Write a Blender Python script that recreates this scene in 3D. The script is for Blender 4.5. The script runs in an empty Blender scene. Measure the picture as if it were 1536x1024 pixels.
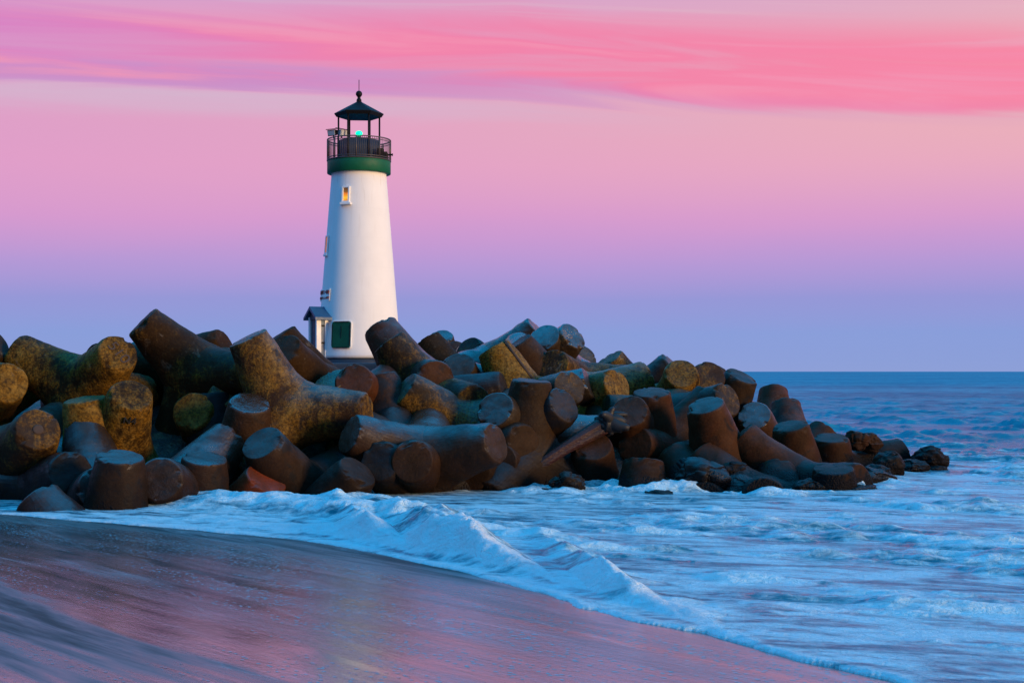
import bpy, bmesh, math, random
import numpy as np
from mathutils import Vector, Quaternion, Matrix, noise as mnoise

S = bpy.context.scene
COL = S.collection
R = math.radians
EYE = 3.0

# ------------------------------------------------------------------ camera
cam_d = bpy.data.cameras.new("camera")
cam = bpy.data.objects.new("camera", cam_d); COL.objects.link(cam)
cam.location = (0, 0, EYE); cam.rotation_euler = (R(90), 0, 0)
cam_d.lens = 50; cam_d.sensor_width = 36; cam_d.sensor_fit = 'HORIZONTAL'
cam_d.shift_y = 45 / 1536
cam_d.clip_start = 0.1; cam_d.clip_end = 200000
S.camera = cam
S.view_settings.view_transform = 'Standard'; S.view_settings.look = 'None'
S.view_settings.exposure = 0.0; S.view_settings.gamma = 1.0

# ------------------------------------------------------------------ node helpers
def lin(c):
    return tuple(((v / 255) / 12.92 if v / 255 <= 0.04045 else ((v / 255 + 0.055) / 1.055) ** 2.4) for v in c)

class NT:
    def __init__(s, tree): s.t = tree
    def n(s, kind, **kw):
        nd = s.t.nodes.new(kind)
        for k, v in kw.items(): setattr(nd, k, v)
        return nd
    def set(s, sock, v):
        if isinstance(v, bpy.types.NodeSocket): s.t.links.new(v, sock)
        elif isinstance(v, (tuple, list)) and hasattr(sock, 'default_value') and len(sock.default_value) == 4 and len(v) == 3:
            sock.default_value = (*v, 1)
        else: sock.default_value = v
    def m(s, op, a, b=0.0, c=0.0, clamp=False):
        nd = s.n('ShaderNodeMath', operation=op, use_clamp=clamp)
        for i, v in enumerate((a, b, c)): s.set(nd.inputs[i], v)
        return nd.outputs[0]
    def mix(s, f, a, b, blend='MIX'):
        nd = s.n('ShaderNodeMix', data_type='RGBA', blend_type=blend)
        s.set(nd.inputs[0], f); s.set(nd.inputs[6], a); s.set(nd.inputs[7], b)
        return nd.outputs[2]
    def step(s, x, lo, hi, a=0.0, b=1.0):
        nd = s.n('ShaderNodeMapRange', interpolation_type='SMOOTHSTEP')
        for i, v in enumerate((x, lo, hi, a, b)): s.set(nd.inputs[i], v)
        return nd.outputs[0]
    def lerp(s, x, lo, hi, a=0.0, b=1.0):
        nd = s.n('ShaderNodeMapRange')
        for i, v in enumerate((x, lo, hi, a, b)): s.set(nd.inputs[i], v)
        return nd.outputs[0]
    def noise(s, vec, scale, detail=4.0, rough=0.5, dist=0.0):
        nd = s.n('ShaderNodeTexNoise')
        s.set(nd.inputs['Vector'], vec); s.set(nd.inputs['Scale'], scale)
        nd.inputs['Detail'].default_value = detail; nd.inputs['Roughness'].default_value = rough
        nd.inputs['Distortion'].default_value = dist
        return nd.outputs[0]
    def vm(s, op, a, b):
        nd = s.n('ShaderNodeVectorMath', operation=op)
        s.set(nd.inputs[0], a); s.set(nd.inputs[1], b)
        return nd.outputs[0]
    def mapping(s, vec, loc=(0, 0, 0), rot=(0, 0, 0), scale=(1, 1, 1)):
        nd = s.n('ShaderNodeMapping')
        s.set(nd.inputs[0], vec); nd.inputs[1].default_value = loc
        nd.inputs[2].default_value = rot; nd.inputs[3].default_value = scale
        return nd.outputs[0]
    def comb(s, x, y, z):
        nd = s.n('ShaderNodeCombineXYZ')
        for i, v in enumerate((x, y, z)): s.set(nd.inputs[i], v)
        return nd.outputs[0]
    def ramp(s, f, stops, interp='LINEAR'):
        nd = s.n('ShaderNodeValToRGB'); nd.color_ramp.interpolation = interp
        e = nd.color_ramp.elements
        while len(e) < len(stops): e.new(0.5)
        for el, (p, c) in zip(e, stops): el.position = p; el.color = (*c, 1)
        s.set(nd.inputs[0], f)
        return nd.outputs[0]
    def bump(s, h, strength=0.5, dist=0.02, normal=None):
        nd = s.n('ShaderNodeBump'); s.set(nd.inputs['Strength'], strength)
        nd.inputs['Distance'].default_value = dist; s.set(nd.inputs['Height'], h)
        if normal is not None: s.set(nd.inputs['Normal'], normal)
        return nd.outputs[0]

def material(name):
    m = bpy.data.materials.new(name); m.use_nodes = True
    t = NT(m.node_tree)
    b = m.node_tree.nodes['Principled BSDF']
    return m, t, b

# ------------------------------------------------------------------ sky (dusk, afterglow opposite)
W = bpy.data.worlds.new("World"); S.world = W; W.use_nodes = True
wt = NT(W.node_tree); W.node_tree.nodes.clear()
tc = wt.n('ShaderNodeTexCoord')
sep = wt.n('ShaderNodeSeparateXYZ'); wt.set(sep.inputs[0], wt.vm('NORMALIZE', tc.outputs['Generated'], (0, 0, 0)))
dx, dy, dz = sep.outputs
az = wt.m('ARCTAN2', dx, dy)                      # 0 = looking out to sea
zc = wt.m('MAXIMUM', dz, 0.0)
# soft large drift of the colour bands so that they are not ruled lines
drift = wt.noise(wt.comb(wt.m('MULTIPLY', az, 2.2), 0.0, wt.m('MULTIPLY', dz, 14.0)), 1.0, 4, 0.5, 0.6)
el = wt.m('ADD', zc, wt.m('MULTIPLY', wt.m('SUBTRACT', drift, 0.5), wt.m('MULTIPLY', zc, 0.16)))
ramp_in = wt.m('SQRT', wt.m('MAXIMUM', el, 0.0))
base = wt.ramp(ramp_in, [
    (0.000, lin((142, 160, 214))), (0.163, lin((138, 158, 218))), (0.224, lin((150, 152, 215))),
    (0.271, lin((181, 153, 214))), (0.326, lin((214, 154, 207))), (0.379, lin((229, 162, 200))),
    (0.420, lin((229, 168, 194))), (0.447, lin((218, 168, 200))), (0.487, lin((214, 165, 205))),
    (0.520, lin((208, 164, 208))), (0.555, lin((170, 156, 222))), (0.595, (0.10, 0.33, 0.85)),
    (0.700, (0.028, 0.56, 1.22)), (1.000, (0.014, 0.66, 1.48))])
# left a little more violet, right a little more peach
side = wt.lerp(az, -0.4, 0.4, 0.0, 1.0)
warmband = wt.m('MULTIPLY', wt.step(dz, 0.085, 0.17), wt.step(dz, 0.30, 0.22))
base = wt.mix(wt.m('MULTIPLY', wt.m('MULTIPLY', warmband, side), 0.75), base, lin((238, 180, 182)))
base = wt.mix(wt.m('MULTIPLY', wt.m('MULTIPLY', warmband, wt.m('SUBTRACT', 1.0, side)), 0.5), base, lin((216, 150, 205)))
# long cloud bank tilted down to the right
tilt = wt.m('ADD', wt.m('ADD', dz, wt.m('MULTIPLY', wt.m('MAXIMUM', az, 0.0), 0.068)), wt.m('MULTIPLY', az, 0.006))
wisp = wt.noise(wt.comb(wt.m('MULTIPLY', az, 3.0), 7.3, wt.m('MULTIPLY', tilt, 40.0)), 1.0, 7, 0.54, 1.0)
wv = wt.m('ADD', tilt, wt.m('MULTIPLY', wt.m('SUBTRACT', wisp, 0.5), 0.032))
lowedge = wt.step(wv, wt.lerp(az, -0.36, 0.1, 0.186, 0.1915), wt.lerp(az, -0.36, 0.1, 0.214, 0.1985))
topedge = wt.step(wt.m('SUBTRACT', wv, wt.m('MULTIPLY', wt.m('MINIMUM', az, 0.0), 0.03)), 0.259, 0.231)
bank = wt.m('MULTIPLY', lowedge, topedge)
bank = wt.m('MULTIPLY', bank, wt.step(wisp, 0.28, 0.60, 0.45, 1.0))
pink = wt.mix(wt.step(az, -0.40, -0.05), lin((216, 122, 194)), wt.mix(side, lin((240, 120, 172)), lin((252, 124, 158))))
pink = wt.mix(wt.step(wisp, 0.46, 0.68), pink, lin((244, 146, 178)))
skyc = wt.mix(wt.m('MULTIPLY', bank, 0.95), base, pink)
# violet shaded underside of the bank, strongest at the left
under = wt.m('MULTIPLY', wt.step(wv, 0.186, 0.1925), wt.step(wv, 0.206, 0.197))
under = wt.m('MULTIPLY', under, wt.step(az, 0.30, -0.22, 0.1, 0.55))
skyc = wt.mix(under, skyc, lin((186, 134, 204)))
# thin pale veils above the bank
veil = wt.noise(wt.comb(wt.m('MULTIPLY', az, 2.0), 2.1, wt.m('MULTIPLY', tilt, 70.0)), 1.0, 6, 0.6, 0.7)
vm_ = wt.m('MULTIPLY', wt.step(veil, 0.48, 0.66), wt.m('MULTIPLY', wt.step(dz, 0.225, 0.26), wt.step(dz, 0.42, 0.30)))
skyc = wt.mix(wt.m('MULTIPLY', vm_, 0.7), skyc, wt.mix(side, lin((206, 168, 210)), lin((230, 196, 198))))
thin = wt.m('MULTIPLY', wt.m('MULTIPLY', wt.step(veil, 0.40, 0.75), wt.step(dz, 0.165, 0.19)), wt.step(wv, 0.196, 0.188))
skyc = wt.mix(wt.m('MULTIPLY', thin, 0.75), skyc, lin((214, 178, 205)))
# unseen low sky behind the camera, darkened to cut fill light on the blocks
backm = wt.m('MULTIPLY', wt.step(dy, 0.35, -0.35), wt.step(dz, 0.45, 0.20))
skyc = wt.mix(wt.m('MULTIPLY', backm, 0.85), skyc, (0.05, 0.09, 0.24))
strip = wt.m('MULTIPLY', wt.m('MULTIPLY', wt.step(wv, 0.164, 0.180), wt.step(wv, 0.190, 0.183)), wt.step(az, 0.22, -0.2, 0.0, 0.6))
skyc = wt.mix(strip, skyc, lin((212, 184, 208)))
# afterglow round the sun's own bearing (behind the right shoulder)
glow = wt.m('MULTIPLY', wt.step(wt.m('SUBTRACT', wt.m('MULTIPLY', dx, 0.80), wt.m('MULTIPLY', dy, 0.60)), 0.35, 1.0), wt.step(dz, 0.22, 0.0))
skyc = wt.mix(wt.m('MULTIPLY', glow, 0.6), skyc, (1.25, 0.62, 0.26))
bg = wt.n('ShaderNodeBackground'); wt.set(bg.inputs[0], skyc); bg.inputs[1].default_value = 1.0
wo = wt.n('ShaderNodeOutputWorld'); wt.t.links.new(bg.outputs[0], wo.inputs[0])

sun_d = bpy.data.lights.new("sun", 'SUN'); sun_d.energy = 3.6; sun_d.angle = R(16); sun_d.color = (1.0, 0.66, 0.34)
sun = bpy.data.objects.new("sun", sun_d); COL.objects.link(sun)
sd = Vector((0.82, -0.56, 0.105)).normalized()     # towards the sun
sun.rotation_euler = (-sd).to_track_quat('-Z', 'Y').to_euler(); sun.location = (40, -40, 30)

# ------------------------------------------------------------------ mesh helpers
def link(o, parent=None):
    COL.objects.link(o)
    if parent is not None: o.parent = parent
    return o
def tag(o, label=None, cat=None, group=None, kind=None):
    if label: o['label'] = label
    if cat: o['category'] = cat
    if group: o['group'] = group
    if kind: o['kind'] = kind
    return o
def empty(name, loc, rz=0.0):
    o = bpy.data.objects.new(name, None); link(o); o.location = loc; o.rotation_euler = (0, 0, rz)
    o.empty_display_size = 0.3
    return o
def obj(name, bm, mat, parent=None, smooth=True, loc=None):
    me = bpy.data.meshes.new(name); bm.normal_update(); bm.to_mesh(me); bm.free()
    if mat: me.materials.append(mat)
    if smooth:
        for p in me.polygons: p.use_smooth = True
    o = link(bpy.data.objects.new(name, me), parent)
    if loc: o.location = loc
    return o
def lathe(bm, prof, seg=64, off=0.0, centre=(0, 0), cap0=True, cap1=True):
    rings = []
    for r, z in prof:
        rings.append([bm.verts.new((centre[0] + r * math.cos(off + 2 * math.pi * i / seg), centre[1] + r * math.sin(off + 2 * math.pi * i / seg), z)) for i in range(seg)])
    for a, b in zip(rings, rings[1:]):
        for i in range(seg):
            j = (i + 1) % seg
            bm.faces.new((a[i], a[j], b[j], b[i]))
    if cap0: bm.faces.new(rings[0][::-1])
    if cap1: bm.faces.new(rings[-1])
    return rings
def box(bm, c, s, M=None, bev=0.0):
    r = bmesh.ops.create_cube(bm, size=1.0)
    vs = r['verts']
    for v in vs:
        v.co = Vector((v.co.x * s[0] + c[0], v.co.y * s[1] + c[1], v.co.z * s[2] + c[2]))
    if bev:
        es = list({e for v in vs for e in v.link_edges})
        bmesh.ops.bevel(bm, geom=es, offset=bev, segments=2, affect='EDGES', profile=0.6)
    if M is not None:
        for v in {v for f in bm.faces for v in f.verts} if False else vs:
            if v.is_valid: v.co = M @ v.co
    return vs
def tube(bm, pts, radii, seg=10, caps=True):
    pts = [Vector(p) for p in pts]; rings = []
    if not hasattr(radii, '__len__'): radii = [radii] * len(pts)
    up = None
    for i, p in enumerate(pts):
        d = (pts[min(i + 1, len(pts) - 1)] - pts[max(i - 1, 0)]).normalized()
        if up is None:
            up = d.orthogonal().normalized()
        up = (up - d * up.dot(d)).normalized(); w = d.cross(up)
        rings.append([bm.verts.new(p + (up * math.cos(2 * math.pi * k / seg) + w * math.sin(2 * math.pi * k / seg)) * radii[i]) for k in range(seg)])
    for a, b in zip(rings, rings[1:]):
        for k in range(seg):
            j = (k + 1) % seg
            bm.faces.new((a[k], a[j], b[j], b[k]))
    if caps:
        bm.faces.new(rings[0][::-1]); bm.faces.new(rings[-1])
    return rings

# ------------------------------------------------------------------ materials
def concrete_material():
    m, t, b = material("weathered_concrete")
    tco = t.n('ShaderNodeTexCoord'); oi = t.n('ShaderNodeObjectInfo'); geo = t.n('ShaderNodeNewGeometry')
    rnd = t.m('MULTIPLY', oi.outputs['Random'], 91.0)
    v = t.vm('ADD', tco.outputs['Object'], t.comb(rnd, t.m('MULTIPLY', rnd, 0.37), t.m('MULTIPLY', rnd, -0.71)))
    cs = t.n('ShaderNodeSeparateColor'); t.set(cs.inputs[0], oi.outputs['Color'])
    lich, wet, dark = cs.outputs; red = oi.outputs['Alpha']
    wp = t.n('ShaderNodeSeparateXYZ'); t.set(wp.inputs[0], geo.outputs['Position'])
    nb = t.noise(v, 0.9, 4, 0.55, 0.5)
    nm = t.noise(v, 3.1, 6, 0.65, 0.4)
    nf = t.noise(v, 16.0, 5, 0.7)
    # rain streaks run down the sides in world space
    st = t.noise(t.mapping(geo.outputs['Position'], scale=(7.0, 7.0, 0.9)), 1.0, 4, 0.6)
    col = t.mix(nm, (0.006, 0.003, 0.0012), (0.035, 0.0178, 0.006))
    col = t.mix(t.step(nf, 0.45, 0.75, 0, 0.5), col, (0.062, 0.035, 0.0145))
    col = t.mix(t.step(st, 0.52, 0.72, 0, 0.6), col, (0.014, 0.009, 0.006))
    # rust / red algae film
    col = t.mix(t.m('MULTIPLY', red, t.step(nb, 0.30, 0.62, 0.35, 0.85)), col, t.mix(red, t.mix(nf, (0.045, 0.016, 0.005), (0.12, 0.050, 0.016)), t.mix(nf, (0.09, 0.014, 0.003), (0.27, 0.042, 0.007))))
    # ochre lichen
    lm = t.m('ADD', t.m('ADD', t.m('MULTIPLY', nb, 0.70), t.m('MULTIPLY', nm, 0.50)), t.m('MULTIPLY', nf, 0.25))
    thr = t.lerp(lich, 0.0, 1.0, 1.0, 0.40)
    lmask = t.step(t.m('SUBTRACT', t.m('ADD', lm, t.m('MULTIPLY', t.m('SUBTRACT', st, 0.5), 0.35)), thr), -0.05, 0.20)
    nq = t.m('ADD', t.m('MULTIPLY', nf, 0.5), t.m('MULTIPLY', t.noise(v, 6.5, 5, 0.65, 0.6), 0.5))
    gold = t.mix(t.step(t.m('ADD', t.m('MULTIPLY', nq, 0.75), t.m('MULTIPLY', st, 0.25)), 0.34, 0.66), (0.034, 0.019, 0.005), (0.33, 0.185, 0.036))
    gold = t.mix(t.step(nm, 0.35, 0.62), gold, t.mix(t.step(nf, 0.34, 0.68), (0.050, 0.024, 0.004), (0.22, 0.105, 0.010)))
    col = t.mix(t.m('MULTIPLY', lmask, 0.92), col, gold)
    up = t.n('ShaderNodeSeparateXYZ'); t.set(up.inputs[0], geo.outputs['True Normal'])
    pale = t.m('MULTIPLY', t.step(t.noise(v, 2.2, 6, 0.7, 0.5), 0.60, 0.70), t.step(wp.outputs[2], 1.6, 2.8, 0.0, 0.5))
    col = t.mix(pale, col, (0.17, 0.135, 0.095))
    # black algae patches
    bn = t.noise(v, 1.7, 6, 0.62, 0.8)
    bmask = t.step(t.m('SUBTRACT', bn, t.lerp(dark, 0.0, 1.0, 0.74, 0.38)), -0.04, 0.10)
    col = t.mix(t.m('MULTIPLY', bmask, 0.9), col, (0.010, 0.009, 0.010))
    col = t.mix(t.m('MULTIPLY', dark, 0.45), col, (0.013, 0.010, 0.010))
    # specks and pits
    sp = t.n('ShaderNodeTexVoronoi'); t.set(sp.inputs['Vector'], v); sp.inputs['Scale'].default_value = 34
    pit = t.step(sp.outputs['Distance'], 0.10, 0.26)
    col = t.mix(t.m('MULTIPLY', t.m('SUBTRACT', 1.0, pit), 0.5), col, (0.02, 0.015, 0.012))
    # mussel and weed crust in the tide band
    mv = t.n('ShaderNodeTexVoronoi'); t.set(mv.inputs['Vector'], geo.outputs['Position']); mv.inputs['Scale'].default_value = 20
    tn = t.noise(geo.outputs['Position'], 2.6, 5, 0.65)
    east = t.lerp(wp.outputs[0], -2.0, 5.0, 0.0, 0.42)
    tide = t.m('SUBTRACT', t.m('ADD', t.m('MULTIPLY', tn, 1.5), east), t.m('ADD', wp.outputs[2], 0.72))
    tmask = t.step(tide, -0.08, 0.10)
    mus = t.mix(mv.outputs['Distance'], (0.004, 0.004, 0.006), (0.020, 0.018, 0.018))
    col = t.mix(tmask, col, mus)
    soak = t.step(t.m('ADD', wp.outputs[2], t.m('MULTIPLY', t.m('SUBTRACT', tn, 0.5), 1.4)), 0.2, 1.5, 0.62, 0.0)
    soak = t.m('MULTIPLY', soak, t.step(red, 1.0, 0.7))
    col = t.mix(soak, col, (0.006, 0.004, 0.003))
    t.set(b.inputs['Base Color'], col)
    tops = t.step(up.outputs[2], 0.0, 0.95, 0.18, 1.0)
    wn = t.m('MULTIPLY', t.m('MULTIPLY', wet, tops), t.step(nb, 0.25, 0.62, 0.7, 1.6), clamp=True)
    rough = t.lerp(wn, 0.0, 1.0, 0.66, 0.20)
    rough = t.m('ADD', rough, t.m('MULTIPLY', t.m('SUBTRACT', nf, 0.5), 0.25), clamp=True)
    t.set(b.inputs['Roughness'], rough)
    t.set(b.inputs['Specular IOR Level'], t.lerp(wn, 0, 1, 0.05, 0.70))
    t.set(b.inputs['IOR'], t.lerp(wn, 0, 1, 1.35, 2.0))
    h = t.m('ADD', t.m('MULTIPLY', nf, 0.28), t.m('ADD', t.m('MULTIPLY', nm, 1.0), t.m('MULTIPLY', pit, 0.12)))
    h = t.m('ADD', h, t.m('MULTIPLY', t.m('MULTIPLY', lmask, nq), 0.9))
    h = t.m('ADD', h, t.m('MULTIPLY', tmask, t.m('SUBTRACT', 0.9, t.m('MULTIPLY', mv.outputs['Distance'], 1.3))))
    t.set(b.inputs['Normal'], t.bump(h, 0.75, 0.045))
    return m
MC = concrete_material()

def plain(name, c, rough=0.6, nscale=6.0, var=0.25, metal=0.0, bump=0.15, spec=0.5):
    m, t, b = material(name)
    tco = t.n('ShaderNodeTexCoord')
    n1 = t.noise(tco.outputs['Object'], nscale, 6, 0.6); n2 = t.noise(tco.outputs['Object'], nscale * 6, 4, 0.6)
    f = t.m('ADD', t.m('MULTIPLY', n1, 0.7), t.m('MULTIPLY', n2, 0.3))
    t.set(b.inputs['Base Color'], t.mix(f, tuple(x * (1 - var) for x in c), tuple(min(1, x * (1 + var)) for x in c)))
    t.set(b.inputs['Roughness'], t.lerp(n1, 0.3, 0.7, rough - 0.1, rough + 0.1))
    b.inputs['Metallic'].default_value = metal; b.inputs['Specular IOR Level'].default_value = spec
    t.set(b.inputs['Normal'], t.bump(f, bump, 0.01))
    return m
def stucco():
    m, t, b = material("white_stucco")
    tco = t.n('ShaderNodeTexCoord')
    v = tco.outputs['Object']
    n1 = t.noise(v, 1.1, 6, 0.6); n2 = t.noise(v, 42, 4, 0.6)
    st = t.noise(t.mapping(v, scale=(5, 5, 0.35)), 1.0, 5, 0.6)
    sx = t.n('ShaderNodeSeparateXYZ'); t.set(sx.inputs[0], v)
    course = t.m('PINGPONG', t.m('ADD', sx.outputs[2], 0.0), 0.61)
    joint = t.step(course, 0.0, 0.012, 1.0, 0.0)
    c = t.mix(n1, (0.70, 0.69, 0.68), (0.82, 0.81, 0.80))
    c = t.mix(t.step(st, 0.55, 0.75, 0, 0.30), c, (0.60, 0.57, 0.54))
    c = t.mix(t.m('MULTIPLY', joint, 0.12), c, (0.5, 0.5, 0.5))
    rs = t.noise(t.mapping(v, scale=(9, 9, 0.5)), 1.0, 4, 0.6)
    c = t.mix(t.m('MULTIPLY', t.step(rs, 0.56, 0.72), t.step(sx.outputs[2], 9.4, 11.3, 0.0, 0.45)), c, (0.42, 0.34, 0.27))
    t.set(b.inputs['Base Color'], c); b.inputs['Roughness'].default_value = 0.7
    b.inputs['Specular IOR Level'].default_value = 0.3
    t.set(b.inputs['Normal'], t.bump(t.m('ADD', n2, t.m('MULTIPLY', n1, 2.0)), 0.25, 0.008))
    return m
M_white = stucco()
M_trim = plain("white_trim", (0.74, 0.73, 0.72), 0.5, 8, 0.08)
M_green = plain("green_paint", (0.003, 0.095, 0.045), 0.55, 5, 0.35, spec=0.25)
M_shutter = plain("dark_green_paint", (0.002, 0.060, 0.040), 0.7, 3, 0.7, spec=0.15)
M_navy = plain("navy_paint_and_shade", (0.020, 0.034, 0.060), 0.55, 4, 0.35)
M_blue = plain("blue_paint", (0.018, 0.070, 0.150), 0.5, 4, 0.35)
M_black = plain("black_iron", (0.006, 0.006, 0.008), 0.6, 8, 0.4, spec=0.15)
M_rail = plain("bronze_rail", (0.060, 0.045, 0.042), 0.5, 8, 0.3)
M_deck = plain("dark_deck_concrete", (0.050, 0.056, 0.070), 0.8, 2, 0.35, bump=0.4)
M_red = plain("red_lettering", (0.28, 0.045, 0.04), 0.6, 8, 0.2)
M_mark = plain("painted_mark", (0.012, 0.011, 0.012), 0.8, 8, 0.2)
M_rust = plain("grooved_concrete", (0.045, 0.028, 0.02), 0.9, 8, 0.2)
M_lampwhite = plain("grey_housing", (0.42, 0.43, 0.45), 0.5, 8, 0.1)
def emit(name, c, s, ramp=False):
    m, t, b = material(name)
    tco = t.n('ShaderNodeTexCoord')
    if ramp:   # lamp low inside the lit room behind the glass
        sx = t.n('ShaderNodeSeparateXYZ'); t.set(sx.inputs[0], tco.outputs['Object'])
        n = t.noise(tco.outputs['Object'], 7, 3)
        f = t.m('ADD', sx.outputs[2], t.m('MULTIPLY', t.m('SUBTRACT', n, 0.5), 0.12))
        col = t.ramp(t.lerp(f, -0.26, 0.26), [(0.05, (0.75, 0.26, 0.02)), (0.28, (1.0, 0.55, 0.03)), (0.55, (0.75, 0.17, 0.01)), (0.72, (0.20, 0.07, 0.012)), (1.0, (0.05, 0.03, 0.012))])
        t.set(b.inputs['Emission Color'], col)
    else:
        n = t.noise(tco.outputs['Object'], 9, 3)
        t.set(b.inputs['Emission Color'], t.mix(n, tuple(x * .8 for x in c), c))
    b.inputs['Emission Strength'].default_value = s
    b.inputs['Base Color'].default_value = (*[x * .3 for x in c], 1); b.inputs['Roughness'].default_value = 0.15
    return m
M_pane = emit("lit_window_glass", (0.8, 0.3, 0.03), 1.0, True)
M_pane2 = emit("lit_side_glass", (0.50, 0.13, 0.03), 0.9)
M_beacon = emit("green_beacon_glass", (0.0, 0.95, 0.50), 1.6)
M_core = emit("beacon_core", (0.55, 1.0, 0.95), 3.0)

# ------------------------------------------------------------------ value noise for terrain
def vnoise(x, y, seed):
    xi = np.floor(x).astype(np.int64); yi = np.floor(y).astype(np.int64)
    fx = x - xi; fy = y - yi
    fx = fx * fx * fx * (fx * (fx * 6 - 15) + 10); fy = fy * fy * fy * (fy * (fy * 6 - 15) + 10)
    def h(a, b):
        n = (a * 374761393 + b * 668265263 + seed * 1442695041) & 0xffffffff
        n = ((n ^ (n >> 13)) * 1274126177) & 0xffffffff
        return ((n ^ (n >> 16)) & 0xffff) / 65535.0
    return (h(xi, yi) * (1 - fx) + h(xi + 1, yi) * fx) * (1 - fy) + (h(xi, yi + 1) * (1 - fx) + h(xi + 1, yi + 1) * fx) * fy
def fbm(x, y, seed, octv=4, gain=0.5):
    a, s, tot = 1.0, 0.0, 0.0
    for k in range(octv):
        s = s + a * vnoise(x * 2 ** k + 17.3 * k, y * 2 ** k - 9.1 * k, seed + k); tot += a; a *= gain
    return s / tot
def sstep(x, a, b):
    t = np.clip((x - a) / (b - a), 0, 1); return t * t * (3 - 2 * t)

# shoreline (world metres), sea on the far side
SHORE = np.array([(-60, 44), (-30, 35.5), (-17, 32.3), (-10.8, 30.0), (-6.6, 27.3), (-3.6, 25.2), (-1.8, 22.9), (-.47, 20.8), (.88, 18.4), (1.82, 16.7), (2.76, 15.0), (3.74, 13.5), (6.2, 10.0), (12.0, 2.5), (30, -20)], float)
def shore_d(X, Y):
    """signed distance to the shoreline, positive on the beach"""
    best = np.full(X.shape, 1e9); sg = np.ones(X.shape)
    for (ax, ay), (bx, by) in zip(SHORE[:-1], SHORE[1:]):
        ex, ey = bx - ax, by - ay; L2 = ex * ex + ey * ey
        t = np.clip(((X - ax) * ex + (Y - ay) * ey) / L2, 0, 1)
        qx, qy = X - (ax + t * ex), Y - (ay + t * ey)
        d = np.hypot(qx, qy); c = ex * (Y - ay) - ey * (X - ax)
        k = d < best - 1e-9
        best = np.where(k, d, best); sg = np.where(k, np.where(c < 0, 1.0, -1.0), sg)
    return best * sg
def sand_h(X, Y, d):
    z = np.where(d > 0, 0.024 * d, 0.10 * d)
    z = np.maximum(z, -1.6)
    z += 0.020 * (fbm(X * 0.35, Y * 0.35, 3, 3) - 0.5) * np.clip(d / 2, 0, 1)
    return z
def grid_object(name, X, Y, Z, mat, attrs=None):
    ny, nx = X.shape
    me = bpy.data.meshes.new(name)
    co = np.stack([X, Y, Z], -1).reshape(-1, 3).astype(np.float32)
    idx = np.arange(nx * ny).reshape(ny, nx)
    q = np.stack([idx[:-1, :-1], idx[:-1, 1:], idx[1:, 1:], idx[1:, :-1]], -1).reshape(-1, 4).astype(np.int32)
    me.vertices.add(len(co)); me.vertices.foreach_set('co', co.ravel())
    me.loops.add(q.size); me.loops.foreach_set('vertex_index', q.ravel())
    me.polygons.add(len(q)); me.polygons.foreach_set('loop_start', np.arange(0, q.size, 4, dtype=np.int32))
    me.polygons.foreach_set('use_smooth', np.ones(len(q), bool))
    me.update(calc_edges=True)
    for k, v in (attrs or {}).items():
        a = me.attributes.new(k, 'FLOAT', 'POINT'); a.data.foreach_set('value', v.astype(np.float32).ravel())
    me.materials.append(mat)
    return link(bpy.data.objects.new(name, me))

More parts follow.
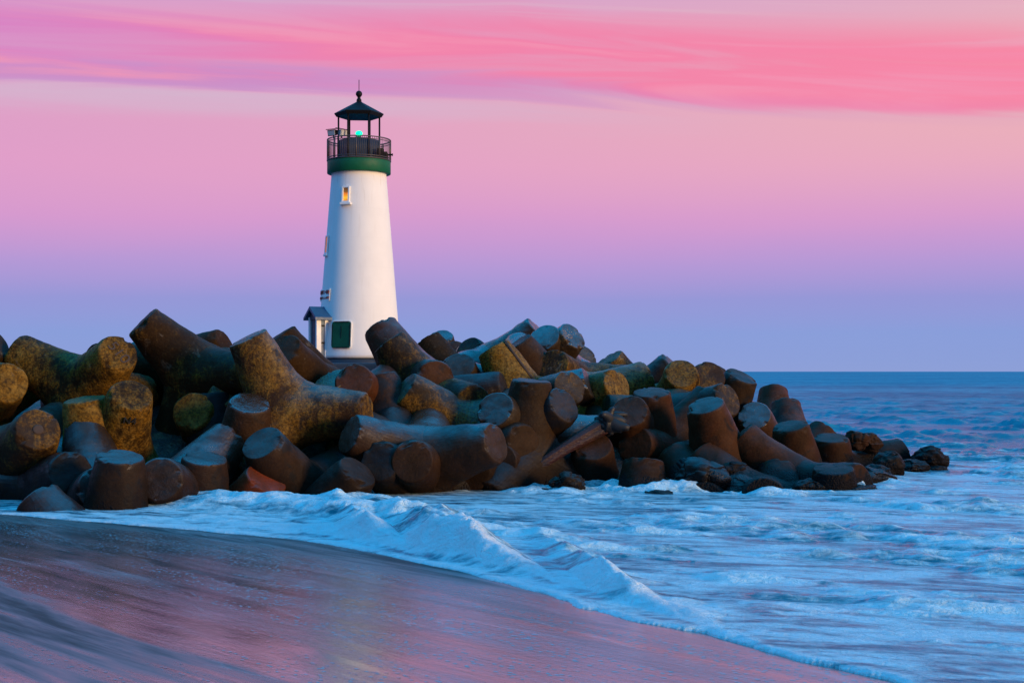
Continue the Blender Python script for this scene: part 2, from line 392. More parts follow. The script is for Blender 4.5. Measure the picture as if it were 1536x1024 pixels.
# ------------------------------------------------------------------ beach
def sand_material():
    m, t, b = material("wet_sand")
    geo = t.n('ShaderNodeNewGeometry'); p = geo.outputs['Position']
    at = t.n('ShaderNodeAttribute', attribute_name='shore')
    d = at.outputs['Fac']
    flow = t.mapping(t.mapping(p, rot=(0, 0, R(49))), scale=(0.10, 1.0, 1.0))      # long axis along the backwash
    f1 = t.noise(flow, 0.9, 5, 0.55, 0.5)
    f2 = t.noise(flow, 3.6, 5, 0.6, 0.3)
    f3 = t.noise(t.mapping(t.mapping(p, rot=(0, 0, R(49))), scale=(0.30, 1.0, 1.0)), 16, 4, 0.6)
    grain = t.noise(p, 95, 3, 0.7)
    fine = t.noise(p, 26, 4, 0.65)
    # where the film of water has drained the sand is matt and dark
    dry = t.m('ADD', t.m('MULTIPLY', t.m('SUBTRACT', f1, 0.5), 2.2), t.m('MULTIPLY', t.m('SUBTRACT', f2, 0.5), 0.9))
    px = t.n('ShaderNodeSeparateXYZ'); t.set(px.inputs[0], p)
    upper = t.step(t.m('ADD', d, t.m('MULTIPLY', t.m('SUBTRACT', f1, 0.5), 4.0)), 3.8, 9.6, 0.0, 1.5)
    near = t.m('MULTIPLY', t.m('MULTIPLY', t.step(d, 1.9, 0.7), t.step(px.outputs[0], 2.5, -1.5)), 0.85)
    drym = t.step(t.m('ADD', t.m('ADD', dry, upper), near), 0.25, 1.25)
    col = t.mix(grain, (0.060, 0.047, 0.047), (0.110, 0.086, 0.084))
    col = t.mix(t.m('MULTIPLY', drym, 0.6), col, (0.032, 0.024, 0.022))
    # thin foam lines left by earlier swashes
    ln = t.noise(t.mapping(t.mapping(p, rot=(0, 0, R(49))), scale=(0.13, 0.75, 1.0)), 1.0, 4, 0.5, 0.8)
    line = t.step(t.m('ABSOLUTE', t.m('SUBTRACT', ln, 0.52)), 0.012, 0.002)
    line = t.m('MULTIPLY', t.m('MULTIPLY', line, t.step(fine, 0.40, 0.60)), t.step(d, 7.0, 3.5, 0.0, 0.55))
    col = t.mix(line, col, (0.42, 0.42, 0.44))
    t.set(b.inputs['Base Color'], col)
    r = t.lerp(drym, 0, 1, 0.13, 0.50)
    r = t.m('ADD', r, t.m('MULTIPLY', t.m('SUBTRACT', f2, 0.42), 0.18), clamp=True)
    t.set(b.inputs['Roughness'], r)
    t.set(b.inputs['Specular IOR Level'], t.lerp(drym, 0, 1, 0.95, 0.30))
    t.set(b.inputs['IOR'], t.lerp(drym, 0, 1, 3.3, 1.30))
    vo = t.n('ShaderNodeTexVoronoi'); t.set(vo.inputs['Vector'], t.mapping(t.mapping(p, rot=(0, 0, R(49))), scale=(0.6, 1.0, 1.0))); vo.inputs['Scale'].default_value = 13
    pits = t.step(vo.outputs['Distance'], 0.10, 0.30)
    pm = t.step(t.noise(flow, 1.7, 3, 0.5), 0.42, 0.58)
    pits = t.m('ADD', t.m('MULTIPLY', pits, pm), t.m('SUBTRACT', 1.0, pm))
    h = t.m('ADD', t.m('MULTIPLY', f3, 0.55), t.m('ADD', t.m('MULTIPLY', grain, 0.10), t.m('MULTIPLY', fine, 0.35)))
    h = t.m('ADD', h, t.m('MULTIPLY', pits, 1.6))
    h = t.m('ADD', h, t.m('MULTIPLY', f2, 0.75))
    t.set(b.inputs['Normal'], t.bump(h, t.lerp(t.noise(flow, 2.3, 4, 0.55, 0.4), 0.35, 0.65, 0.10, 0.40) if False else t.m('ADD', t.lerp(t.noise(flow, 2.3, 4, 0.55, 0.4), 0.38, 0.62, 0.05, 0.38), t.step(d, 5.5, 1.2, 0.0, 0.30)), 0.020))
    return m
gx, gy = np.meshgrid(np.concatenate([np.linspace(-120, -16, 60), np.linspace(-15.8, 9, 300), np.linspace(9.5, 40, 30)]),
                     np.concatenate([np.linspace(-60, 3, 50), np.linspace(3.15, 36, 300), np.linspace(37, 60, 20)]))
gd = shore_d(gx, gy)
tag(grid_object("beach", gx, gy, sand_h(gx, gy, gd), sand_material(), {'shore': gd}), kind='structure')

# ------------------------------------------------------------------ sea
def bore_profile(X, Y, s):
    """broken wave running along the shore: height and foam weight"""
    xs = [-30, -12, -8.0, -6.0, -4.6, -3.9, -3.2, -2.6, -1.9, -1.3, -0.7, -0.1, 0.5, 0.9, 1.4, 1.9, 2.6, 3.4, 5, 9, 14]
    hs = [.06, .06, .06, .07, .10, .14, .16, .44, .18, .56, .64, .36, .10, .10, .34, .12, .05, .07, .06, .10, .1]
    A = np.interp(X + 0.35 * (s - 0.9), xs, hs)
    lump = fbm(X * 1.1, Y * 1.1, 31, 3)
    A = A * (0.65 + 0.75 * lump)
    c = 0.55 + 0.9 * A + 0.7 * (fbm(X * 0.5, Y * 0.5, 5, 2) - .5)
    w_f = 0.25 + 0.75 * A
    front = sstep(s, c - w_f - 0.25, c)
    back = np.exp(-np.maximum(s - c, 0) ** 2 / (2 * (1.0 + 1.5 * A) ** 2))
    return A * front * back, A, c
def build_sea():
    k = 1.0 / 2133.33
    tans = np.concatenate([np.linspace(-1.25, -0.47, 130), np.linspace(-0.468, 0.468, 720), np.linspace(0.472, 1.25, 130)])
    ys = [9.0]
    while ys[-1] < 700:
        y = ys[-1]
        ys.append(y + (0.05 if y < 30 else min(0.05 + (y - 30) * 0.0062, 2.2)))
    ys = np.array(ys)
    T, Y = np.meshgrid(tans, ys); X = T * Y
    s = -shore_d(X, Y)
    rng = np.random.default_rng(11)
    Z = np.zeros_like(X); Zl = np.zeros_like(X)
    sp = np.maximum(np.gradient(ys)[:, None] * np.ones_like(X), np.abs(Y) * 0.0013)
    for i in range(72):
        lam = 0.55 * (26 / 0.55) ** (i / 71.0)
        th = R(218) + rng.normal() * 0.55          # travelling in from the open sea
        kx, ky = 2 * math.pi / lam * math.cos(th), 2 * math.pi / lam * math.sin(th)
        amp = 0.020 * lam ** 0.60 * (0.6 + 0.8 * rng.random()) * (1.0 if lam < 5 else (5 / lam) ** 0.75)
        if lam > 2.2: amp = amp * (1 - sstep(Y, 50, 100) * (1 - (2.2 / lam) ** 0.7))
        if lam < 3.2: amp = amp * (1 + 0.35 * sstep(Y, 45, 80))
        fade = np.clip(lam / (sp * 2.5) - 0.8, 0, 1)
        ph = kx * X + ky * Y + rng.random() * 6.28
        w = np.sin(ph + 0.35 * np.sin(ph))
        Z += amp * fade * w
    off = sstep(s, 0.5, 9.0); Z *= 1 - 0.7 * sstep(Y, 250, 690)
    far = sstep(Y, 40, 75)
    Z *= 0.10 + 0.25 * off + 0.55 * far
    # choppy, smeared surf between beach and blocks
    surf = 1 - sstep(Y, 45, 80)
    ca, sa = math.cos(R(-22)), math.sin(R(-22))
    U, V = X * ca + Y * sa, -X * sa + Y * ca
    ch = fbm(U * 0.55, V * 1.5, 41, 5, 0.55) - 0.5
    rid = 1 - np.abs(2 * fbm(U * 0.32, V * 0.95, 57, 4, 0.5) - 1)
    Z += surf * sstep(s, 0.6, 3.5) * (0.34 * ch + 0.20 * (rid - 0.8))
    H, A, c = bore_profile(X, Y, s)
    # a second, smaller line of broken water farther out on the left
    s2 = s - (3.4 + 0.6 * (fbm(X * .4, Y * .4, 77, 2) - .5))
    A2 = np.interp(X, [-14, -8, -6, -5, -4, -3, -1.5, 0.5, 3], [.1, .18, .30, .40, .36, .26, .16, .06, .0]) * (0.75 + 0.5 * fbm(X * 0.9, Y * 0.9, 83, 3))
    H2 = A2 * sstep(s2, -0.8, 0.0) * np.exp(-np.maximum(s2, 0) ** 2 / (2 * 0.9 ** 2))
    turb = fbm(X * 3.1, Y * 3.1, 91, 5, 0.62) - 0.5
    Z += H + H2 + turb * (0.17 * np.clip(H / 0.45, 0, 1) + 0.10 * np.clip(H2 / 0.4, 0, 1))
    # swell heaped against the blocks
    yw = np.interp(X, FRX, FRY)
    nearrock = np.exp(-((Y - yw) / 1.3) ** 2) * (X < 9)
    Z += nearrock * (0.04 + 0.60 * (fbm(X * 1.1, Y * 1.1, 23, 5) - 0.42))
    # runs out to nothing on the sand
    sn = s + (0.35 + 0.5 * sstep(X, -1, 2)) * (fbm(X * 0.8, Y * 0.8, 13, 5) - 0.5)
    edge = sstep(sn, 0.0, 0.9)
    sand = sand_h(X, Y, -s)
    thick = 0.035 * sstep(sn, -0.02, 0.12)
    Zs = np.where(sn > -0.02, np.maximum(sand, 0) + thick, sand - 0.12)
    Z = np.where(sn > 0, np.maximum(Z * edge + (1 - edge) * Zs, np.minimum(Zs, .05)), Zs)
    # foam cover
    foam = 0.57 * (1 - sstep(Y, 36, 75)) + 0.10
    foam = np.maximum(foam, 0.98 * np.clip(H / (0.55 * A + 0.02), 0, 1) * (1 - sstep(s, c + 0.15, c + 1.1)) * np.clip(A / 0.12, 0.3, 1))
    foam = np.maximum(foam, 0.80 * np.clip(H2 / (0.6 * A2 + 0.03), 0, 1) * (1 - sstep(s2, 0.1, 0.9)))
    foam = np.maximum(foam, 0.92 * nearrock)
    foam = np.maximum(foam, 0.9 * np.exp(-(sn / 0.5) ** 2))
    foam += 0.30 * ch * surf
    return grid_object("sea", X, Y, Z, WATER, {'foam': np.clip(foam, 0, 1), 'swash': np.clip(sn, -1, 3)})
def water_material():
    m, t, b = material("sea_water")
    geo = t.n('ShaderNodeNewGeometry'); p = geo.outputs['Position']
    at = t.n('ShaderNodeAttribute', attribute_name='foam'); foam = at.outputs['Fac']
    rot = t.mapping(p, rot=(0, 0, R(22)))
    s1 = t.noise(t.mapping(rot, scale=(0.42, 1.25, 1.0)), 1.0, 7, 0.60, 1.2)
    s2 = t.noise(t.mapping(rot, scale=(1.3, 3.6, 2.0)), 1.3, 6, 0.62, 0.9)
    s3 = t.noise(p, 7.0, 5, 0.65, 0.8)
    mixn = t.m('ADD', t.m('ADD', t.m('MULTIPLY', s1, 0.55), t.m('MULTIPLY', s2, 0.35)), t.m('MULTIPLY', s3, 0.10))
    f = t.step(t.m('SUBTRACT', mixn, t.lerp(foam, 0, 1, 0.76, 0.30)), -0.06, 0.13)
    yy = t.n('ShaderNodeSeparateXYZ'); t.set(yy.inputs[0], p)
    chop = t.m('ADD', t.noise(t.mapping(rot, scale=(0.8, 1.5, 1)), 2.2, 6, 0.6, 0.4), t.m('MULTIPLY', t.noise(t.mapping(rot, scale=(0.6, 1.0, 1)), 1.3, 5, 0.6, 0.3), t.step(yy.outputs[1], 40.0, 90.0, 0.0, 1.0)))
    rip = t.noise(t.mapping(rot, scale=(0.7, 1.6, 1)), 9.0, 4, 0.6)
    hb = t.m('ADD', chop, t.m('MULTIPLY', rip, 0.22))
    b.inputs['Base Color'].default_value = (0.004, 0.105, 0.155, 1)
    t.set(b.inputs['Roughness'], t.step(yy.outputs[1], 28.0, 120.0, 0.08, 0.32)); b.inputs['Specular IOR Level'].default_value = 0.36; b.inputs['IOR'].default_value = 1.333
    nb = t.n('ShaderNodeBump'); nb.inputs['Distance'].default_value = 0.14; t.set(nb.inputs['Height'], hb)
    t.set(nb.inputs['Strength'], 0.5)
    t.t.links.new(nb.outputs[0], b.inputs['Normal'])
    fo = t.n('ShaderNodeBsdfPrincipled')
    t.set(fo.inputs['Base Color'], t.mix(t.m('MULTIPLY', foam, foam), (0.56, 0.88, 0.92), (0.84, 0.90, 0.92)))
    fo.inputs['Roughness'].default_value = 0.55; fo.inputs['Specular IOR Level'].default_value = 0.3
    s4 = t.noise(p, 22.0, 5, 0.7, 0.5)
    fh = t.m('ADD', t.m('ADD', t.m('MULTIPLY', s2, 0.8), t.m('MULTIPLY', s3, 0.8)), t.m('MULTIPLY', t.m('MULTIPLY', foam, foam), t.m('MULTIPLY', s4, 0.4)))
    t.set(fo.inputs['Normal'], t.bump(fh, 0.9, 0.16))
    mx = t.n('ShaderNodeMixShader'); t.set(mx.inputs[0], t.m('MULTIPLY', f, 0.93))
    # upwelling light scattered back out of the deeper, sandy water
    df = t.n('ShaderNodeBsdfDiffuse'); wind = t.m('ADD', t.m('MULTIPLY', t.noise(t.mapping(rot, scale=(0.55, 0.9, 1)), 0.5, 7, 0.68, 0.6), 0.65), t.m('MULTIPLY', t.noise(t.mapping(rot, scale=(0.4, 1.0, 1)), 0.03, 6, 0.6, 0.5), 0.35))
    t.set(df.inputs[0], t.mix(t.step(wind, 0.38, 0.62), (0.012, 0.150, 0.235), (0.060, 0.400, 0.480)))
    deep = t.n('ShaderNodeMixShader'); t.set(deep.inputs[0], t.m('ADD', t.step(yy.outputs[1], 30.0, 85.0, 0.06, 0.58), t.step(yy.outputs[1], 90.0, 400.0, 0.0, 0.32)))
    t.t.links.new(b.outputs[0], deep.inputs[1]); t.t.links.new(df.outputs[0], deep.inputs[2])
    t.t.links.new(nb.outputs[0], df.inputs['Normal'])
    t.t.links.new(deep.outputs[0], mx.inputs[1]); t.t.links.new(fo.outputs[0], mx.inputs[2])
    out = [n for n in t.t.nodes if n.type == 'OUTPUT_MATERIAL'][0]
    t.t.links.new(mx.outputs[0], out.inputs[0])
    return m
# waterline along the foot of the blocks
FRX = np.array([-60, -20, -12.5, -9.0, -6.0, -2.4, 0.0, 2.8, 7.0, 9.2, 11.5, 13.0]); FRY = np.array([40, 35, 33.5, 33.0, 33.8, 38.0, 38.3, 35.8, 35.2, 37.0, 42.5, 46.0])
WATER = water_material()
sea = tag(build_sea(), kind='structure')
bm = bmesh.new()     # open ocean from the end of the wave mesh to the horizon
rr = [(690, -0.10), (1200, -0.08), (3000, -0.05), (60000, -0.05)]
rows = []
for y, z in rr:
    rows.append([bm.verts.new((tt * y, y, z)) for tt in np.linspace(-1.6, 1.6, 25)])
for a, b_ in zip(rows, rows[1:]):
    for i in range(24): bm.faces.new((a[i], a[i + 1], b_[i + 1], b_[i]))
tag(obj("ocean", bm, WATER, smooth=True), kind='structure')

# ------------------------------------------------------------------ breakwater core under the blocks
def rock_material():
    m, t, b = material("wet_dark_rock")
    geo = t.n('ShaderNodeNewGeometry'); p = geo.outputs['Position']
    n = t.noise(p, 1.8, 7, 0.65, 0.4); f = t.noise(p, 14, 5, 0.7)
    v = t.n('ShaderNodeTexVoronoi'); t.set(v.inputs['Vector'], p); v.inputs['Scale'].default_value = 10
    c = t.mix(n, (0.006, 0.006, 0.007), (0.035, 0.024, 0.016))
    c = t.mix(t.step(t.m('ADD', n, t.m('MULTIPLY', f, 0.4)), 0.68, 0.86), c, (0.13, 0.080, 0.040))
    t.set(b.inputs['Base Color'], c); t.set(b.inputs['Roughness'], t.lerp(f, 0.3, 0.7, 0.35, 0.75))
    t.set(b.inputs['Normal'], t.bump(t.m('ADD', t.m('MULTIPLY', f, 0.8), t.m('ADD', n, t.m('MULTIPLY', v.outputs['Distance'], -0.8))), 0.8, 0.06))
    return m
M_rock = rock_material()
mx_, my_ = np.meshgrid(np.linspace(-60, 14, 260), np.linspace(31, 76, 180))
fy = np.interp(mx_, FRX, FRY) + 0.6
top = np.interp(mx_, [-60, -9, -2, 3, 6, 9, 11.5, 13], [2.1, 2.1, 1.9, 1.7, 1.0, 0.2, -0.2, -1.2])
back = np.interp(mx_, [-60, -2, 6, 10, 13], [73, 72, 62, 52, 46])
mz = np.minimum(np.minimum((my_ - fy) * 0.42 - 0.25, top), (back - my_) * 0.5)
mz = np.maximum(mz, -1.5) + 0.5 * (fbm(mx_ * .8, my_ * .8, 61, 4) - .5)
tag(grid_object("breakwater_core", mx_, my_, mz, M_rock), kind='structure')

# ------------------------------------------------------------------ tetrapods
TH = 3.4; TL = 0.643 * TH; R0 = 0.256 * TH; R1 = 0.149 * TH
LEGS = [Vector(v).normalized() for v in ((1, 1, 1), (1, -1, -1), (-1, 1, -1), (-1, -1, 1))]
def cone_sdf(p, d):
    t = p.dot(d); rad = (p - d * t).length
    r = R0 + (R1 - R0) * max(min(t / TL, 1), 0)
    return rad - r if t > 0 else 9.0
def tetrapod_mesh(seed):
    rnd = random.Random(seed)
    bm = bmesh.new(); o = Vector((seed * 13.7, seed * 5.1, seed * 2.3))
    for li, d in enumerate(LEGS):
        u = d.orthogonal().normalized(); w = d.cross(u)
        seg = 48
        bev = 0.030 + 0.03 * rnd.random()
        prof = []
        for i in range(25):
            t = 0.18 + (TL - bev - 0.18) * i / 24
            prof.append((R0 + (R1 - R0) * t / TL, t))
        rt = R1
        for a in (0.3, 0.6, 0.85, 1.0):
            prof.append((rt - bev * (1 - math.cos(a * math.pi / 2)), TL - bev + bev * math.sin(a * math.pi / 2)))
        for q in (0.8, 0.55, 0.3, 0.12): prof.append((q * (rt - bev), TL))
        rings = []
        for r, t in prof:
            ring = []
            for k in range(seg):
                a = 2 * math.pi * k / seg
                nrm = u * math.cos(a) + w * math.sin(a)
                p = d * t + nrm * r
                side = t < TL - bev - 1e-6
                if side:
                    dm = min(cone_sdf(p, e) for e in LEGS if e is not d)
                    h = max(0.34 - abs(dm), 0) / 0.34
                    p += nrm * (h * h * 0.34 * 0.25)
                n1 = mnoise.fractal(p * 1.6 + o, 1.0, 2.0, 3)
                n2 = mnoise.noise(p * 9 + o)
                amp = 0.034 * n1 + 0.008 * n2
                rim = abs(t - (TL - bev * 0.3)) < bev and r > rt - bev * 1.2
                if rim: amp -= 0.16 * max(0, mnoise.fractal(p * 3.6 + o * 2, 1.0, 2.0, 3) - 0.18)
                p += (nrm if side else (nrm * 0.5 + d * 0.6)) * amp
                ring.append(bm.verts.new(p))
            rings.append(ring)
        for a_, b_ in zip(rings, rings[1:]):
            for k in range(seg):
                j = (k + 1) % seg
                bm.faces.new((a_[k], a_[j], b_[j], b_[k]))
        bm.faces.new(rings[-1])
    me = bpy.data.meshes.new("tetrapod"); bm.normal_update(); bm.to_mesh(me); bm.free()
    for p in me.polygons: p.use_smooth = True
    me.materials.append(MC)
    return me
TM = [tetrapod_mesh(k) for k in range(1, 7)]
TETRAPODS = [   # place, orientation, (lichen, wet, black algae, red film), label
    ((-14.997, 37.0, 2.551), (0.9027, 0.2614, 0.08, -0.3323), (0.3, 0.2, 0.1, 0), 'grey concrete tetrapod peeping out at the far left edge behind the numbered one'),
    ((-10.972, 36.6, 2.437), (-0.2666, 0.55, -0.07, 0.7884), (0.62, 0.1, 0.05, 0), 'gold-stained tetrapod with V-shaped arms and a number cast on its brown round end'),
    ((-13.721, 36.9, 2.394), (-0.6918, -0.3976, -0.1792, 0.5755), (0.95, 0.2, 0.2, 0), 'tetrapod at the left edge with one bright gold round end facing out'),
    ((-11.884, 34.0, 0.802), (-0.4284, 0.3332, -0.1261, 0.8304), (0.45, 0.3, 0.2, 0.1), 'tetrapod near left edge with plain brown disc end marked by a dark dot'),
    ((-9.954, 34.3, 0.209), (0.4364, -0.0317, -0.4005, -0.8051), (0.95, 0.2, 0.15, 0), 'gold tetrapod arm wedged right under the numbered arm'),
    ((-9.796, 35.0, 0.938), (-0.5276, 0.1217, 0.0574, 0.8387), (0.6, 0.1, 0.05, 0), 'tetrapod with flat tan top over gold sides and small dark painted marks'),
    ((-9.558, 32.8, -0.13), (-0.8258, -0.155, 0.087, -0.5353), (0.02, 0.5, 0.75, 0.1), 'dark purplish domed tetrapod arm in front of the short gold stump'),
    ((-11.023, 33.726, 0.168), (-0.445, 0.3162, -0.2047, 0.8125), (0.05, 0.5, 0.75, 0.2), 'dark wet tetrapod lying low at left, its round brown end facing the beach'),
    ((-8.774, 31.2, -0.929), (0.8637, 0.4328, -0.2539, -0.0485), (0.04, 0.5, 0.5, 0.15), 'big wet brown stump-like tetrapod arm standing in the foam at left front'),
    ((-8.766, 30.02, -1.295), (-0.5528, -0.1624, 0.7456, 0.3349), (0.05, 0.5, 0.55, 0.4), 'small pyramid-shaped tetrapod tip poking from the foam, nearest the left corner'),
    ((-8.322, 38.2, 2.806), (-0.5089, -0.2786, 0.3114, -0.7526), (0.38, 0.15, 0.15, 0.1), 'tall tetrapod whose raised arm is the highest on the left skyline'),
    ((-9.897, 40.0, 2.878), (0.6725, -0.386, 0.0009, -0.6315), (0.1, 0.1, 0.05, 0.1), 'brown tetrapod arm lying flat behind the tallest left one'),
    ((-5.754, 36.2, 1.911), (0.7606, 0.4052, -0.5066, 0.0264), (0.6, 0.45, 0.42, 0.25), 'large golden Y-shaped tetrapod with black patches, left of the lighthouse'),
    ((-5.308, 40.0, 2.21), (0.5597, 0.316, -0.238, 0.7282), (0.08, 0.1, 0.05, 0.1), 'plain brown tetrapod arm leaning up between golden Y and lighthouse porch'),
    ((-5.379, 39.2, 2.282), (-0.2216, -0.4369, 0.2837, -0.8244), (0.08, 0.15, 0.1, 0.1), "brown tetrapod arm tucked directly behind the golden Y's upper arm"),
    ((-4.022, 38.4, 0.992), (-0.3673, -0.1198, 0.2968, 0.8733), (0.6, 0.5, 0.25, 0), "small tetrapod with blue-shining top and gold side above golden Y's right arm"),
    ((-4.017, 39.0, 1.891), (-0.5725, -0.583, 0.1716, 0.5504), (0.05, 0.3, 0.3, 0.5), 'rust-brown rounded tetrapod arm below the lighthouse base'),
    ((-2.945, 37.5, 0.805), (-0.84, -0.2692, 0.2835, -0.3761), (0.05, 0.3, 0.75, 0.4), "dark red-brown tetrapod arm in shadow below the lighthouse's right side"),
    ((-2.166, 39.7, 2.06), (0.6473, 0.2445, -0.67, -0.269), (0.5, 0.25, 0.15, 0), "gold-streaked tetrapod arm leaning across the lighthouse's lower right edge"),
    ((-2.718, 40.7, 2.526), (0.5591, 0.2471, 0.1794, -0.7708), (0.12, 0.4, 0.4, 0.4), 'tetrapod with rust-brown disc end under the arm that crosses the lighthouse edge'),
    ((-1.225, 38.2, 1.301), (0.5796, 0.4642, -0.6698, 0.0047), (0.55, 0.45, 0.4, 0), 'tetrapod pointing left with a gold and black blotched round end'),
    ((-2.213, 35.6, 0.741), (0.2367, 0.9023, 0.1088, 0.3435), (0.06, 0.6, 0.4, 0.2), 'long wet dark tetrapod lying level like a bar at mid front'),
    ((-2.338, 36.0, 0.486), (-0.4861, -0.4622, -0.0167, 0.7415), (0.1, 0.3, 0.35, 0.25), 'tetrapod with round brown disc end just under the long level bar'),
    ((-0.75, 37.7, 0.455), (-0.2109, 0.1181, -0.3671, 0.8982), (0.1, 0.3, 0.4, 0.2), "low brown tetrapod end at the foam below the bar's right end"),
    ((0.12, 38.2, 0.37), (0.0575, 0.4822, -0.4578, 0.7447), (0.05, 0.3, 0.55, 0.2), 'dark tetrapod end half hidden right of the low brown one at the foam'),
    ((-0.882, 38.2, 1.153), (-0.2391, -0.9482, 0.1024, -0.1823), (0.08, 0.4, 0.4, 0.2), "dark tetrapod with speckled brown disc end, left of the driftwood's lower end"),
    ((0.312, 38.4, 1.054), (0.5189, 0.714, -0.47, 0.0001), (0.0, 0.7, 0.15, 0), 'tetrapod with smooth blue-grey rounded top above the long level bar'),
    ((-0.065, 38.4, 1.187), (-0.3552, -0.8621, -0.0077, -0.3612), (0.12, 0.4, 0.8, 0.1), 'big black tetrapod arm with pale brown oval end above the driftwood'),
    ((0.527, 40.7, 1.769), (0.6418, 0.196, -0.6415, -0.3717), (0.8, 0.15, 0.08, 0), 'broad gold tetrapod arm with a mould seam down its side, centre of pile'),
    ((1.337, 44.2, 2.09), (0.5597, 0.316, -0.238, 0.7282), (0.05, 0.2, 0.5, 0.2), 'dark brown tetrapod arm parallel to and behind the seamed gold one'),
    ((-1.646, 47.0, 2.258), (-0.6736, -0.1847, 0.6788, 0.2267), (0.12, 0.1, 0.0, 0.0), 'small tan tetrapod arm with pale grey tip just right of the lighthouse'),
    ((-2.861, 60.0, 2.624), (0.6655, 0.6337, -0.2769, 0.2808), (0.0, 0.6, 0.7, 0), 'far dark upright tetrapod arm, smallest on skyline right of lighthouse'),
    ((-1.935, 56.0, 2.711), (-0.0551, -0.4371, 0.2789, -0.8533), (0.15, 0.3, 0.5, 0.3), 'far dark round tetrapod end low between two pointed dark ones'),
    ((-0.502, 52.3, 2.679), (0.2001, 0.3099, -0.3051, 0.878), (0.35, 0.3, 0.5, 0.0), 'far dark tetrapod peak with a gold patch, left of the seamed gold arm'),
    ((-1.271, 42.3, 1.752), (-0.6214, -0.6935, 0.3631, -0.0327), (0.02, 0.4, 0.15, 0), 'grey mound-like tetrapod end with pale streaks, right of the rust disc'),
    ((-2.278, 40.0, 1.981), (0.7834, 0.5314, 0.3021, -0.1122), (0.1, 0.4, 0.85, 0.1), 'black tetrapod arm lying level left of the seamed gold one'),
    ((-0.696, 50.2, 3.052), (0.2292, 0.7551, 0.2025, 0.58), (0.1, 0.7, 0.5, 0), 'dark tetrapod arm slanting up to the crest of the right-hand pile'),
    ((1.587, 47.0, 2.826), (0.6094, 0.66, -0.4057, -0.1683), (0.0, 0.85, 0.25, 0), "shiny blue wet tetrapod end between two arms on the pile's crest"),
    ((0.591, 46.7, 2.902), (0.2177, 0.8014, 0.0286, 0.5564), (0.3, 0.75, 0.3, 0), 'shiny tetrapod with blotched round end, highest on the right-hand crest'),
    ((1.967, 45.2, 2.416), (0.4829, 0.7422, -0.4644, -0.0157), (0.5, 0.2, 0.35, 0), "tetrapod with gold-brown disc end just below the crest's highest arm"),
    ((1.565, 51.0, 2.524), (0.7137, 0.5704, -0.0195, -0.4061), (0.3, 0.7, 0.3, 0), "shiny rounded tetrapod end half hidden right of crest's highest arm"),
    ((0.311, 42.0, 1.807), (0.6725, -0.386, 0.0009, -0.6315), (0.03, 0.8, 0.6, 0), 'dark navy wet tetrapod arm pointing right, beside the gold-brown disc end'),
    ((0.558, 41.4, 1.859), (0.702, 0.4008, 0.0816, -0.5829), (0.35, 0.5, 0.2, 0), 'tetrapod with pale scratched oval end directly above the big black arm'),
    ((4.367, 48.0, 1.637), (-0.6913, -0.4021, 0.5811, 0.1509), (0.6, 0.3, 0.2, 0), 'pointed gold tetrapod tip alone on the skyline right of the crest'),
    ((1.724, 43.0, 1.814), (0.7622, 0.428, 0.0926, -0.4767), (0.8, 0.25, 0.25, 0), "rough gold tetrapod arm just above the driftwood's roots"),
    ((2.297, 44.0, 2.015), (0.0699, -0.7563, -0.4036, -0.5101), (0.65, 0.4, 0.25, 0), 'tetrapod arm with dark top and mottled gold side left of skyline discs'),
    ((3.84, 47.0, 1.668), (0.9019, 0.3964, 0.0089, -0.1714), (0.05, 0.4, 0.55, 0.1), 'dark tetrapod arm behind the yellow disc on the right skyline'),
    ((5.144, 44.5, 1.788), (0.1237, -0.3016, 0.1613, -0.9315), (0.72, 0.2, 0.35, 0), 'tetrapod with big yellow-stained disc end on the right skyline'),
    ((5.631, 45.0, 1.793), (-0.6628, -0.5235, 0.1226, 0.5212), (0.4, 0.2, 0.4, 0.2), "tetrapod with brown disc end touching the yellow disc's right side"),
    ((6.336, 44.7, 0.96), (-0.4605, -0.6705, -0.018, -0.5814), (0.25, 0.3, 0.6, 0.1), 'dark tetrapod stump with pale-rimmed top, tilting right against the sea'),
    ((4.708, 41.5, 1.383), (-0.7682, -0.4824, -0.0816, 0.4129), (0.4, 0.3, 0.35, 0), 'dark tetrapod arm with whitish oval end below the brown disc'),
    ((3.966, 39.9, 0.319), (0.474, -0.0215, -0.3565, -0.8048), (0.15, 0.25, 0.45, 0.4), 'upright dark brown tetrapod stump with white-spotted top, right of the driftwood'),
    ((5.726, 38.5, 0.177), (-0.751, -0.4582, 0.4563, 0.1333), (0.15, 0.35, 0.3, 0.4), 'brown tetrapod stump leaning left with oval top, below the whitish oval end'),
    ((9.236, 50.0, 0.411), (-0.688, -0.3213, -0.2045, -0.6178), (0.05, 0.2, 0.3, 0.5), 'reddish upright tetrapod stump set highest against the open sea'),
    ((9.103, 46.5, 0.008), (0.3187, -0.2579, -0.6196, -0.6693), (0.03, 0.3, 0.6, 0.5), 'dark red-brown domed tetrapod stump in front of the reddish upright one'),
    ((8.363, 41.0, -0.6), (-0.5296, -0.4639, 0.1252, -0.699), (0.12, 0.25, 0.3, 0.35), 'brown tetrapod stump leaning left in front of the dark domed one'),
    ((7.903, 45.0, 0.516), (-0.5824, -0.6871, 0.403, 0.1623), (0.0, 0.7, 0.4, 0.3), 'bluish domed tetrapod end left of the dark domed stump'),
    ((7.285, 48.0, -0.09), (0.8933, 0.3545, -0.1431, -0.2366), (0.05, 0.2, 0.3, 0.7), 'thin red-brown tetrapod arm peeking above the bluish dome'),
    ((7.617, 38.0, -0.263), (0.0198, -0.0868, 0.4304, 0.8982), (0.18, 0.2, 0.25, 0.4), 'broad brown tetrapod arm sloping up left under the bluish dome'),
